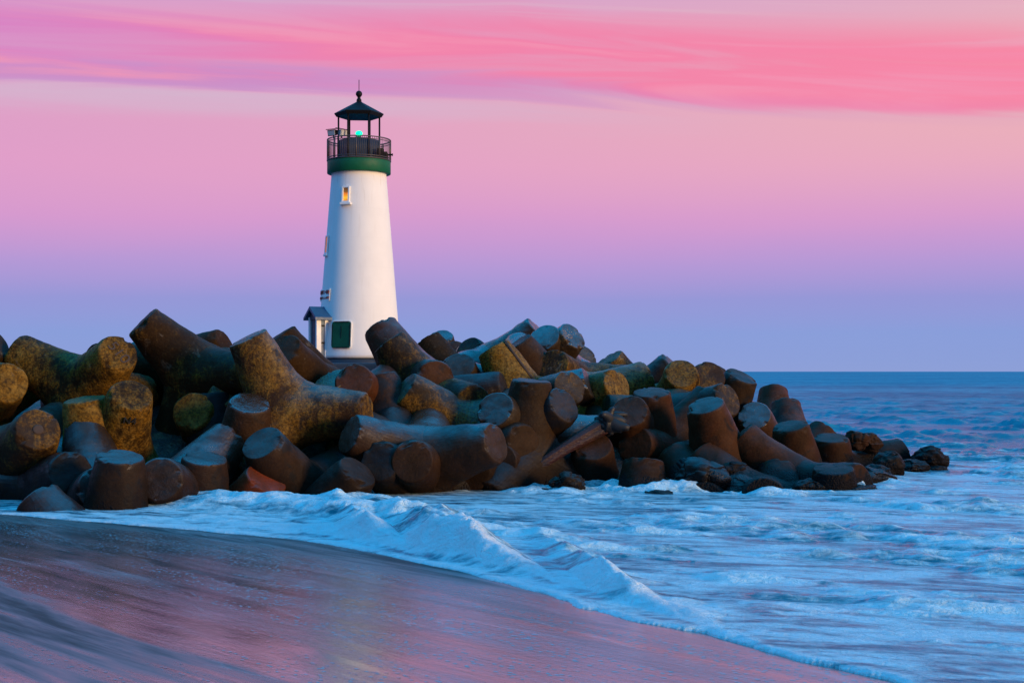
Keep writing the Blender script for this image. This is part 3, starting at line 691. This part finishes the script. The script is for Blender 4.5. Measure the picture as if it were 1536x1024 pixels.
    ((3.21, 35.5, -1.376), (0.4763, -0.179, -0.5279, -0.68), (0.2, 0.2, 0.25, 0.35), 'brown tetrapod stump standing in the foam at right front, mussels at its foot'),
    ((6.259, 36.5, -0.575), (-0.344, -0.0068, -0.44, -0.8295), (0.22, 0.2, 0.2, 0.4), 'brown tetrapod arm sloping down right to a mussel-covered foot'),
    ((5.267, 37.0, -0.679), (-0.4473, 0.0639, 0.7827, 0.428), (0.2, 0.2, 0.2, 0.35), 'brown tetrapod tip shaped like a triangle behind the foam-standing stump'),
    ((4.325, 40.2, 0.62), (0.3755, 0.6183, -0.2755, -0.633), (0.12, 0.2, 0.3, 0.35), 'brown tetrapod arm lying level under the upright white-spotted stump'),
    ((3.53, 40.2, 0.77), (-0.1317, -0.8159, -0.4749, -0.3023), (0.1, 0.3, 0.4, 0.3), 'dark flat tetrapod arm lying between triangle tip and left-leaning stump'),
    ((2.158, 38.4, -0.442), (-0.6371, -0.6939, 0.3163, -0.1122), (0.2, 0.25, 0.35, 0.35), 'squarish brown tetrapod stump right beneath the driftwood trunk'),
    ((0.357, 37.4, 0.595), (-0.4061, -0.7071, -0.5771, 0.0454), (0.08, 0.3, 0.3, 0.1), 'grey tetrapod arm sloping down right with dark moss along its underside'),
    ((6.831, 36.0, -1.169), (0.6676, 0.2464, 0.3413, 0.6141), (0.3, 0.2, 0.5, 0.3), 'mussel-patched brown tetrapod end low in front of the slope'),
    ((9.409, 42.0, -1.039), (-0.456, 0.0363, 0.3573, 0.8143), (0.15, 0.2, 0.4, 0.35), "brown tetrapod stump right of the slim leaning one, near the pile's end"),
    ((8.275, 36.5, -1.551), (-0.47, 0.0105, 0.3655, 0.8033), (0.3, 0.2, 0.55, 0.35), 'tetrapod end with pale right edge and black mussels, at the right waterline'),
    ((8.917, 46.0, -0.538), (0.2223, 0.6319, 0.3966, 0.6277), (0.1, 0.2, 0.4, 0.4), "low tetrapod arm peeking behind the stumps at the pile's right"),
    ((10.209, 44.0, -0.341), (-0.1713, -0.7816, -0.4018, -0.4453), (0.12, 0.2, 0.6, 0.2), "last tetrapod arm lying flat toward the sea at the pile's tail"),
    ((-7.872, 33.3, -0.054), (-0.7995, 0.2983, 0.3969, 0.338), (0.1, 0.6, 0.4, 0.3), 'wet brown forked tetrapod with a long arm level to the right, left front'),
    ((-7.401, 33.3, -1.084), (0.8637, 0.4328, -0.2539, -0.0485), (0.06, 0.6, 0.55, 0.3), "dark tetrapod stump with wet shining right edge under the forked one's arm"),
    ((-6.881, 35.9, 0.317), (0.654, -0.6087, -0.4343, -0.1148), (0.04, 0.8, 0.35, 0.2), 'wet tetrapod with blue-shining bulge and an arm running down into foam'),
    ((-6.881, 34.2, -1.11), (-0.3813, -0.7456, -0.0468, -0.5445), (0.0, 0.4, 0.3, 1.0), 'tetrapod with a brick-red round end at the foam'),
    ((-5.151, 34.8, -0.177), (0.58, -0.4965, -0.5196, -0.3837), (0.05, 0.4, 0.55, 0.2), 'dark brown saddle-shaped tetrapod below the golden Y'),
    ((-4.906, 34.2, -0.949), (-0.403, -0.7439, -0.099, -0.5238), (0.1, 0.35, 0.4, 0.2), 'wet tetrapod with brown disc end at foam right of the brick-red end'),
    ((-2.645, 36.0, 0.176), (0.1479, 0.5318, -0.4169, 0.7222), (0.03, 0.4, 0.7, 0.1), "dark tetrapod end in the gap left of the bar's low round end"),
    ((-11.076, 40.2, 1.86), (-0.6564, 0.3812, -0.3401, 0.5551), (0.05, 0.6, 0.4, 0), 'small slate-blue tetrapod end in the gap between the numbered and tallest left ones'),
    ((-7.98, 38.4, 1.298), (-0.062, -0.5238, 0.3605, -0.7693), (1.0, 0.1, 0.45, 0), 'rough mossy gold and black tetrapod end under the tallest left one'),
    ((-7.614, 36.8, 0.234), (0.8162, 0.1557, -0.4819, -0.278), (0.2, 0.3, 0.85, 0.1), 'black upright tetrapod stump between tallest left arm and golden Y'),
    ((-8.166, 38.2, 0.802), (0.096, -0.1232, 0.7077, 0.6891), (0.7, 0.5, 0.2, 0), 'gold tetrapod arm with thin blue edge behind the forked one'),
]
placed = {}
for i, (loc, qq, colr, label) in enumerate(TETRAPODS):
    o = link(bpy.data.objects.new("tetrapod", TM[i % len(TM)]))
    o.location = loc; o.rotation_mode = 'QUATERNION'; o.rotation_quaternion = qq; o.color = colr
    tag(o, label, "tetrapod", "concrete tetrapods piled along the breakwater")
    placed[label] = o

# cast and painted marks on two of the blocks
def text_mark(name, s, size, parent, mat, M, depth=0.012):
    cu = bpy.data.curves.new(name, 'FONT'); cu.body = s; cu.size = size; cu.extrude = depth
    cu.align_x = 'CENTER'; cu.align_y = 'CENTER'
    tmp = bpy.data.objects.new(name, cu); COL.objects.link(tmp)
    bpy.context.view_layer.update()
    me = bpy.data.meshes.new_from_object(tmp.evaluated_get(bpy.context.evaluated_depsgraph_get()))
    bpy.data.objects.remove(tmp); bpy.data.curves.remove(cu)
    me.materials.clear(); me.materials.append(mat)
    o = link(bpy.data.objects.new(name, me), parent); o.matrix_local = M
    return o
def find(key): return next(o for l, o in placed.items() if key in l)
def leg_frame(o, li, t, roll, out=0.0):
    """frame on the end face of an arm: x to the right of the arm as seen from outside"""
    d = LEGS[li]; q = o.rotation_quaternion
    up_w = Vector((0, 0, 1)); up = q.inverted() @ up_w; up = (up - d * up.dot(d)).normalized()
    x = up.cross(d).normalized()
    M = Matrix((x, up, d)).transposed().to_4x4(); M.translation = d * t
    return M @ Matrix.Rotation(roll, 4, 'Z')
n_t = find("V-shaped")
text_mark("cast_number", "510", 0.42, n_t, M_rust, leg_frame(n_t, 0, TL + 0.004, R(-58)))
p_t = find("flat tan top")
qd = p_t.rotation_quaternion
dleg = LEGS[0]; tow = qd.inverted() @ Vector((0.45, -1, 0)); nn = (tow - dleg * tow.dot(dleg)).normalized()
slope = (R0 - R1) / TL; nn2 = (nn + dleg * slope).normalized(); xx = (dleg - nn2 * dleg.dot(nn2)).normalized().cross(nn2)
tpos = TL - 0.30
Mx = Matrix((xx, nn2.cross(xx), nn2)).transposed().to_4x4(); Mx.translation = dleg * tpos + nn * (R0 + (R1 - R0) * tpos / TL + 0.012)
text_mark("painted_mark", "N4", 0.24, p_t, M_mark, Mx, 0.02)
d_t = find("marked by a dark dot")
bm = bmesh.new(); lathe(bm, [(0.12, -0.01), (0.12, 0.012), (0.07, 0.014)], 20)
dd = obj("lifting_socket", bm, M_rust, d_t); dd.matrix_local = leg_frame(d_t, 0, TL + 0.006, 0)
# shuttering seam on the broad gold arm
s_t = find("mould seam")
dleg = LEGS[0]; tow = s_t.rotation_quaternion.inverted() @ Vector((0.75, -0.75, 0.25)); nn = (tow - dleg * tow.dot(dleg)).normalized()
bm = bmesh.new()
tube(bm, [dleg * t + nn * (R0 + (R1 - R0) * t / TL + 0.012) for t in (0.75, 1.2, 1.7, TL - 0.03)], 0.045, 8)
obj("mould_seam", bm, M_rust, s_t)

# ------------------------------------------------------------------ boulders at the waterline
def boulder(px, Y, z, rx, ry, rz, seed, label, colr):
    bm = bmesh.new(); bmesh.ops.create_icosphere(bm, subdivisions=5, radius=1.0)
    o_ = Vector((seed * 3.1, seed * 7.7, seed))
    for v in bm.verts:
        n = v.co.copy()
        k = 1 + 0.30 * mnoise.fractal(n * 0.9 + o_, 1.0, 2.0, 3) + 0.03 * mnoise.noise(n * 6 + o_)
        c = mnoise.cell_vector(n * 1.4 + o_)
        k += 0.26 * (c.x - 0.5)
        v.co = Vector((n.x * rx, n.y * ry, n.z * rz)) * k
    bmesh.ops.smooth_vert(bm, verts=bm.verts, factor=0.5)
    o = obj("boulder", bm, MC); o.location = (px, Y, z); o.color = colr; o.rotation_euler = (0, 0, seed)
    return tag(o, label, "boulder", "boulders along the waterline")
for args in (
    (1.398, 35.50, 0.154, 0.43, 0.40, 0.32, 3, 'small tan oblong boulder at the foam below the mossy sloping arm', (0.3, 0.28, 0.2, 0.1)),
    (0.968, 35.00, -0.035, 0.43, 0.39, 0.20, 4, 'low olive-brown boulder in the foam left of the tan oblong one', (0.45, 0.22, 0.5, 0.0)),
    (3.654, 34.80, -0.050, 0.55, 0.42, 0.15, 5, 'low black boulder at the foot of the foam-standing stump', (0.1, 0.22, 0.9, 0)),
    (4.766, 35.80, 0.231, 0.77, 0.67, 0.50, 6, 'large black mussel-covered boulder right of the foam-standing stump', (0.0, 0.33, 0.95, 0)),
    (5.791, 35.60, 0.080, 0.73, 0.63, 0.30, 7, 'black wet boulder between the big mussel boulder and the mussel-patched end', (0.0, 0.28, 0.95, 0)),
    (5.723, 37.00, 0.312, 0.62, 0.52, 0.35, 8, 'dark boulder under the foot of the sloping brown arm', (0.1, 0.22, 0.8, 0.1)),
    (10.401, 43.00, 0.884, 0.36, 0.36, 0.30, 9, "small brown boulder left of a matching one above the pile's tail", (0.2, 0.17, 0.5, 0.3)),
    (10.929, 43.50, 0.818, 0.35, 0.37, 0.29, 10, "small dark brown boulder behind the tail's flat arm", (0.15, 0.17, 0.6, 0.3)),
    (12.744, 43.50, 0.288, 0.55, 0.51, 0.41, 11, "round black boulder farthest out at the pile's seaward tip", (0.0, 0.17, 0.95, 0.2)),
    (10.820, 41.00, 0.252, 0.50, 0.48, 0.46, 12, "black boulder with tan patch below the tail's flat arm", (0.35, 0.17, 0.7, 0.1)),
    (9.637, 38.50, 0.022, 0.76, 0.61, 0.40, 13, 'broad black boulder right of the pale-edged waterline end', (0.05, 0.28, 0.92, 0)),
    (11.953, 42.50, 0.111, 0.54, 0.48, 0.24, 14, "low black boulder with brown spot at the tail's waterline", (0.25, 0.22, 0.8, 0.1)),
    (10.184, 39.50, 0.056, 0.44, 0.41, 0.33, 15, 'dark boulder wedged beside the broad black one', (0.2, 0.17, 0.75, 0.1)),
    (7.661, 36.00, 0.047, 0.51, 0.44, 0.25, 16, 'black boulder left of the pale-edged waterline end', (0.05, 0.22, 0.92, 0)),
    (8.780, 36.30, -0.063, 0.78, 0.51, 0.19, 17, 'flat black boulder slab washed by foam at the right waterline', (0.05, 0.28, 0.92, 0)),
    (12.779, 43.00, -0.003, 0.36, 0.32, 0.16, 18, 'tiny black boulder beside the round seaward one', (0.05, 0.22, 0.9, 0)),
    ): boulder(*args)

# ------------------------------------------------------------------ driftwood trunk
def driftwood():
    m, t, b = material("red_driftwood")
    tco = t.n('ShaderNodeTexCoord'); v = tco.outputs['Object']
    g = t.noise(t.mapping(v, scale=(2, 14, 14)), 1.5, 6, 0.6, 0.4); n = t.noise(v, 1.2, 4)
    c = t.mix(g, (0.008, 0.002, 0.0015), (0.060, 0.011, 0.004))
    c = t.mix(t.step(n, 0.55, 0.7), c, (0.012, 0.006, 0.005))
    t.set(b.inputs['Base Color'], c); b.inputs['Roughness'].default_value = 0.5
    t.set(b.inputs['Normal'], t.bump(g, 0.8, 0.05))
    mr = plain("black_roots", (0.006, 0.005, 0.005), 0.6, 6, 0.5, bump=0.8)
    root = empty("driftwood_log", (2.40, 36.9, 1.62))
    tag(root, "red-brown driftwood trunk with black root mass lying across the tetrapods", "driftwood")
    rnd = random.Random(5)
    axis = Vector((-1.75, -0.25, -1.12))
    bm = bmesh.new(); pts = []; rad = []
    for i in range(15):
        f = i / 14; pts.append(axis * f + Vector((0.05 * math.sin(f * 5), 0.04 * math.cos(f * 4), 0.07 * math.sin(f * 3)))); rad.append(0.23 - 0.11 * f)
    rings = tube(bm, pts, rad, 28)
    for ring in rings:
        for k, vv in enumerate(ring):
            vv.co += (vv.co - (sum((q.co for q in ring), Vector()) / len(ring))) * (0.18 * math.sin(k * 1.35) * math.sin(k * 0.45) + 0.10 * mnoise.noise(vv.co * 2.5))
    tr = obj("trunk", bm, m, root)
    for k in range(24):
        a = k * 2.4; ln = 0.25 + 0.40 * rnd.random()
        d = (Vector((0.75, 0.1, 0.35)) + Vector((math.cos(a) * 0.9, 0.6 * math.sin(a * 1.3), math.sin(a) * 0.75))).normalized()
        bm = bmesh.new(); p = Vector((0.05, 0, 0.05)); r0 = rnd.uniform(0.12, 0.30); pts = [p.copy()]; rad = [r0]
        for j in range(7):
            d = (d + 0.38 * Vector((rnd.uniform(-1, 1), rnd.uniform(-1, 1), rnd.uniform(-1, 0.8)))).normalized()
            p = p + d * ln / 7; pts.append(p.copy()); rad.append(r0 * (1 - (j + 1) / 10.0))
        tube(bm, pts, rad, 10); obj("root", bm, mr, root)
driftwood()

# ------------------------------------------------------------------ jetty deck and lighthouse
LY = 60.0; LX = (538.5 - 768) / 2133.33 * LY
def zy(y): return EYE + (557 - y) / 2133.33 * LY
K = LY / 2133.33
bm = bmesh.new()
box(bm, (LX - 12, 60.5, 1.55), (34, 15, 3.55), bev=0.08)
deck = obj("jetty_deck", bm, M_deck, smooth=False); tag(deck, kind='structure')

lh = empty("lighthouse", (LX, LY, 0))
tag(lh, "white tapering lighthouse with green gallery band and black open lantern", "lighthouse")
def ang(px_off, r):           # bearing of a feature on the wall, 0 = facing the camera, positive = right
    return math.asin(max(-1, min(1, px_off * K / r)))
def wall_r(z):
    z0, z1 = zy(537), zy(262); return 1.77 + (1.15 - 1.77) * (z - z0) / (z1 - z0)
bm = bmesh.new()
lathe(bm, [(1.67, 3.0), (1.71, 3.3), (1.71, zy(537) + 0.003)], 96); obj("plinth", bm, M_navy, lh)
bm = bmesh.new()
zs = np.linspace(zy(537), zy(262), 60)
prof = [(wall_r(z), z) for z in zs] + [(1.20, zy(261)), (1.27, zy(259.5))]
lathe(bm, prof, 128); obj("tower", bm, M_white, lh)
bm = bmesh.new()
lathe(bm, [(1.25, zy(261.8)), (1.318, zy(261.5)), (1.336, zy(261)), (1.336, zy(244)), (1.325, zy(243)), (1.0, zy(242.8))], 96); obj("gallery_band", bm, M_green, lh)
zd, zr = zy(243), zy(211)
bm = bmesh.new(); lathe(bm, [(1.27, zd + 0.0), (1.355, zd + 0.01), (1.355, zd + 0.05), (0.5, zd + 0.055)], 96); obj("gallery_deck", bm, M_rail, lh)
def ring(bm, r, z, th, seg=64):
    tube(bm, [(r * math.cos(2 * math.pi * i / seg), r * math.sin(2 * math.pi * i / seg), z) for i in range(seg + 1)], th, 6, caps=False)
bm = bmesh.new(); ring(bm, 1.325, zr, 0.026); ring(bm, 1.325, zd + 0.12, 0.022); ring(bm, 1.325, zr - 0.10, 0.016)
rail = obj("railing", bm, M_rail, lh)
for k in range(96):
    a = 2 * math.pi * k / 96 + 0.02
    bm = bmesh.new(); q = (1.325 * math.cos(a), 1.325 * math.sin(a))
    tube(bm, [(*q, zd + 0.06), (*q, zr)], 0.010 if k % 12 else 0.034, 6); obj("baluster" if k % 12 else "railing_post", bm, M_rail, rail)
# lantern: six-sided dark parapet, posts, roof
hexo = R(4)
bm = bmesh.new(); lathe(bm, [(0.85, zd + 0.05), (0.85, zr + 0.01), (0.80, zr + 0.03)], 6, hexo); obj("lantern_parapet", bm, M_navy, lh, smooth=False)
for k in range(6):
    a = hexo + k * math.pi / 3; q = (0.86 * math.cos(a), 0.86 * math.sin(a))
    bm = bmesh.new(); tube(bm, [(*q, zd + 0.06), (*q, zy(174))], 0.038, 10); obj("lantern_post", bm, M_black, lh)
bm = bmesh.new()
lathe(bm, [(0.60, zy(175.5)), (0.95, zy(176)), (1.04, zy(171.5)), (1.03, zy(170.5)), (0.13, zy(153.5)), (0.09, zy(152))], 6, hexo); obj("lantern_roof", bm, M_black, lh, smooth=False)
bm = bmesh.new()
zb = zy(141.2); r_ = 0.137
pr = [(0.10, zy(153.5)), (0.108, zy(151)), (0.10, zy(149.5)), (0.07, zy(148)), (0.06, zy(147)), (0.075, zy(145.5))]
pr += [(r_ * math.cos(x), zb + r_ * math.sin(x)) for x in np.linspace(-0.9, 1.5, 14)]
lathe(bm, pr, 24); fin = obj("finial", bm, M_black, lh)
bm = bmesh.new(); tube(bm, [(0, 0, zy(137)), (0, 0, zy(120))], 0.016, 6); obj("lightning_rod", bm, M_black, fin)
bm = bmesh.new(); lathe(bm, [(0.12, zr + 0.03), (0.08, zy(207)), (0.10, zy(205.6)), (0.10, zy(205))], 20); lp = obj("lamp_pedestal", bm, M_black, lh)
zc_ = zy(200.8)
bm = bmesh.new(); lathe(bm, [(0.06, zc_ - 0.12), (0.10, zc_ - 0.075), (0.145, zc_ - 0.02), (0.15, zc_ + 0.03), (0.12, zc_ + 0.09), (0.06, zc_ + 0.115)], 24); obj("beacon_lamp", bm, M_beacon, lp)
bm = bmesh.new(); bmesh.ops.create_icosphere(bm, subdivisions=2, radius=0.05)
# everything on the wall is built in a frame: x along the wall to the right, y outwards, z up
def wall_frame(a, z, proud=0.0, lean=True):
    r = wall_r(z) + proud
    out = Vector((math.sin(a), -math.cos(a), 0)); tan = Vector((math.cos(a), math.sin(a), 0))
    sl = (1.77 - 1.15) / (zy(262) - zy(537)) if lean else 0.0
    up = (Vector((0, 0, 1)) - out * sl).normalized(); o2 = tan.cross(up) * -1
    if o2.dot(out) < 0: o2 = -o2
    M = Matrix((tan, o2, up)).transposed().to_4x4(); M.translation = out * r + Vector((0, 0, z))
    return M
bm.free()
def put(name, bm, mat, parent, M, smooth=False):
    o = obj(name, bm, mat, parent, smooth); o.matrix_local = M; return o
def window(a, z, w, h, pane, dp=0.16):
    M = wall_frame(a, z)
    bm = bmesh.new(); box(bm, (0, -0.01, 0), (w, 0.06, h)); g = put("window", bm, pane, lh, M)
    bm = bmesh.new(); t = 0.055
    for sx in (-1, 1): box(bm, (sx * (w / 2 + t / 2), 0.03, 0), (t, dp, h + 2 * t))
    box(bm, (0, 0.03, h / 2 + t / 2), (w, dp, t)); box(bm, (0, 0.03, -h / 2 - t / 2), (w, dp - 0.002, t))
    put("frame", bm, M_trim, g, Matrix())
    bm = bmesh.new(); box(bm, (0, 0.02, -h / 2 - t - 0.05), (w + (0.26 if dp > 0.1 else 0.18), dp + 0.08, 0.10), bev=0.02); put("sill", bm, M_trim, g, Matrix())
    return g
z1 = zy(297); window(ang(-14.0, wall_r(z1)), z1, 0.23, 0.56, M_pane)
z2 = zy(369); window(ang(-45.0, wall_r(z2)), z2, 0.24, 0.66, M_pane2, 0.05)
# rounded dark green shutter
z3 = zy(503.5); a3 = ang(-19.5, wall_r(z3)); M3 = wall_frame(a3, z3)
def rrect(bm, w, h, r, y0, y1):
    pts = []
    for cx, cz, a0 in ((w / 2 - r, h / 2 - r, 0), (-w / 2 + r, h / 2 - r, 90), (-w / 2 + r, -h / 2 + r, 180), (w / 2 - r, -h / 2 + r, 270)):
        for k in range(6): a = R(a0 + k * 18); pts.append((cx + r * math.cos(a), cz + r * math.sin(a)))
    A_ = [bm.verts.new((x, y0, z)) for x, z in pts]; B_ = [bm.verts.new((x, y1, z)) for x, z in pts]
    n = len(pts)
    for i in range(n): bm.faces.new((A_[i], A_[(i + 1) % n], B_[(i + 1) % n], B_[i]))
    bm.faces.new(B_); bm.faces.new(A_[::-1])
bm = bmesh.new(); rrect(bm, 0.84, 1.10, 0.10, -0.30, 0.045); sh = put("shutter", bm, M_shutter, lh, M3)
bm = bmesh.new(); rrect(bm, 0.90, 1.16, 0.12, -0.30, 0.020); put("shutter_surround", bm, M_trim, sh, Matrix())
bm = bmesh.new()
for sx in (-1, 1): box(bm, (sx * 0.405, 0.05, 0), (0.03, 0.02, 0.86))
for sz in (-1, 1): box(bm, (0, 0.05, sz * 0.53), (0.60, 0.03, 0.04))
box(bm, (0, 0.05, 0.1), (0.02, 0.02, 0.5)); put("shutter_rim", bm, M_black, sh, Matrix())
# plaque of worn red lettering: two lines, unreadable at this distance
z4 = zy(444); M4 = wall_frame(ang(-48.6, wall_r(z4)), z4, -0.02)
bm = bmesh.new(); rnd = random.Random(3)
box(bm, (0, -0.022, 0), (1.02, 0.02, 0.50))
put('plaque', bm, M_white, lh, M4); bm = bmesh.new()
for row, (zz, hh) in enumerate(((0.12, 0.16), (-0.12, 0.10))):
    if row: put('lettering', bm, M_red, lh, M4); bm = bmesh.new()
    for k in range(6):
        x = -0.40 + k * 0.16
        box(bm, (x - 0.04, 0.0, zz), (0.03, 0.05, hh)); box(bm, (x + 0.01, 0.002, zz + hh * rnd.choice((-.4, 0, .4))), (0.07, 0.05, 0.03)); box(bm, (x + 0.045, 0.001, zz + rnd.uniform(-.2, .2) * hh), (0.025, 0.05, hh * rnd.uniform(.4, 1)))
put("lettering", bm, M_red, lh, M4)
# entrance porch with gabled hood
zp = zy(541); ap = R(-58)
Mp = wall_frame(ap, zp + 0.9, lean=False); Mp.translation = Vector((Mp.translation.x, Mp.translation.y, 0))
porch = bpy.data.objects.new("porch", None); link(porch, lh); porch.matrix_local = Mp
w2 = 0.36; d0, d1 = -0.35, 0.42; zt = zy(477)
bm = bmesh.new()
for sx in (-1, 1):
    box(bm, (sx * w2, d1 - 0.10, (3.2 + zt) / 2), (0.12, 0.20, zt - 3.2))
    box(bm, (sx * w2, d0 + 0.32, (3.2 + zt) / 2), (0.12, 0.16, zt - 3.2))
put("post", bm, M_trim, porch, Matrix())
bm = bmesh.new()
for sx in (-1, 1): box(bm, (sx * (w2 - 0.01), (d1 + d0) / 2 + 0.06, (3.2 + zt) / 2), (0.07, 0.34, zt - 3.21))
pn = put("side_panel", bm, M_blue, porch, Matrix())
bm = bmesh.new()
for z_ in (zy(490), zy(515)): box(bm, (w2 + 0.03, (d1 + d0) / 2 + 0.06, z_), (0.03, 0.34, 0.07))
put("hinge", bm, M_black, pn, Matrix())
bm = bmesh.new(); box(bm, (0, d1 - 0.10, (3.2 + zt) / 2 - 0.05), (2 * w2 - 0.13, 0.05, zt - 3.3)); put("door", bm, M_navy, porch, Matrix())  # porch front coloured navy to stand for the shade it lies in
bm = bmesh.new()
hw, rise, th = 0.62, 0.46, 0.09
prof = [(-hw, zt - 0.02), (0, zt - 0.02 + rise), (hw, zt - 0.02), (hw, zt - 0.02 - th * 1.2), (0, zt - 0.02 + rise - th * 1.5), (-hw, zt - 0.02 - th * 1.2)]
A_ = [bm.verts.new((x, -0.45, z)) for x, z in prof]; B_ = [bm.verts.new((x, d1 + 0.14, z)) for x, z in prof]
for i in range(6): bm.faces.new((A_[i], A_[(i + 1) % 6], B_[(i + 1) % 6], B_[i]))
bm.faces.new((B_[0], B_[1], B_[4], B_[5])); bm.faces.new((B_[1], B_[2], B_[3], B_[4]))
bm.faces.new((A_[0], A_[5], A_[4], A_[1])); bm.faces.new((A_[1], A_[4], A_[3], A_[2]))
bmesh.ops.recalc_face_normals(bm, faces=bm.faces); put("hood", bm, M_blue, porch, Matrix())
bm = bmesh.new(); vs = [bm.verts.new(p) for p in ((-0.5, d1 - 0.02, zt - 0.10), (0.5, d1 - 0.02, zt - 0.10), (0, d1 - 0.02, zt + rise - 0.14), (-0.5, d1 - 0.12, zt - 0.10), (0.5, d1 - 0.12, zt - 0.10), (0, d1 - 0.12, zt + rise - 0.14))]
for f in ((0, 1, 2), (5, 4, 3), (0, 3, 4, 1), (1, 4, 5, 2), (2, 5, 3, 0)): bm.faces.new([vs[i] for i in f])
put("gable_end", bm, M_navy, porch, Matrix())
# floodlights standing on the gallery and the fog signal
def floodlight(px, yaw, label, mat):
    t = empty("floodlight", (LX + (px - 538.5) * K, LY - 0.55, zr + 0.02), yaw)
    tag(t, label, "floodlight", "floodlights on the lighthouse gallery")
    bm = bmesh.new()
    vs = [bm.verts.new((x * s_, y, z * s2)) for y, s_, s2 in ((-0.16, 1.0, 1.0), (0.16, 0.62, 0.6)) for x, z in ((-0.20, -0.13), (0.20, -0.13), (0.20, 0.13), (-0.20, 0.13))]
    for f in ((3, 2, 1, 0), (4, 5, 6, 7), (0, 1, 5, 4), (1, 2, 6, 5), (2, 3, 7, 6), (3, 0, 4, 7)): bm.faces.new([vs[i] for i in f])
    bmesh.ops.recalc_face_normals(bm, faces=bm.faces); h = obj("housing", bm, mat, t, False); h.location = (0, 0, 0.22); h.rotation_euler = (R(12), 0, 0)
    bm = bmesh.new(); box(bm, (0, -0.175, 0), (0.34, 0.02, 0.20)); g = obj("lens", bm, M_lampwhite, h, False)
    bm = bmesh.new(); box(bm, (0, -0.02, 0.155), (0.46, 0.40, 0.03)); obj("visor", bm, M_black, h, False)
    bm = bmesh.new(); tube(bm, [(0, 0, -0.02), (0, 0, 0.12)], 0.03, 8); obj("bracket", bm, M_black, t)
floodlight(503.0, R(-28), "dark-hooded floodlight on the gallery's left side, nearer the rail", M_black)
floodlight(515.0, R(50), "pale floodlight glinting green between the left lantern posts", M_lampwhite)
fs = empty("fog_signal", (LX + (574.5 - 538.5) * K, LY - 0.35, zd + 0.055)); tag(fs, "black stepped fog signal box on the gallery's right side", "fog signal")
bm = bmesh.new(); box(bm, (0, 0, 0.15), (0.44, 0.4, 0.30), bev=0.02); obj("base_box", bm, M_black, fs, False)
bm = bmesh.new(); box(bm, (-0.08, 0, 0.38), (0.26, 0.3, 0.16), bev=0.02); obj("upper_box", bm, M_black, fs, False)
bm = bmesh.new(); tube(bm, [(0.1, 0, 0.18), (0.38, -0.03, 0.19), (0.45, -0.03, 0.19)], [0.03, 0.035, 0.06], 10); obj("horn", bm, M_black, fs)
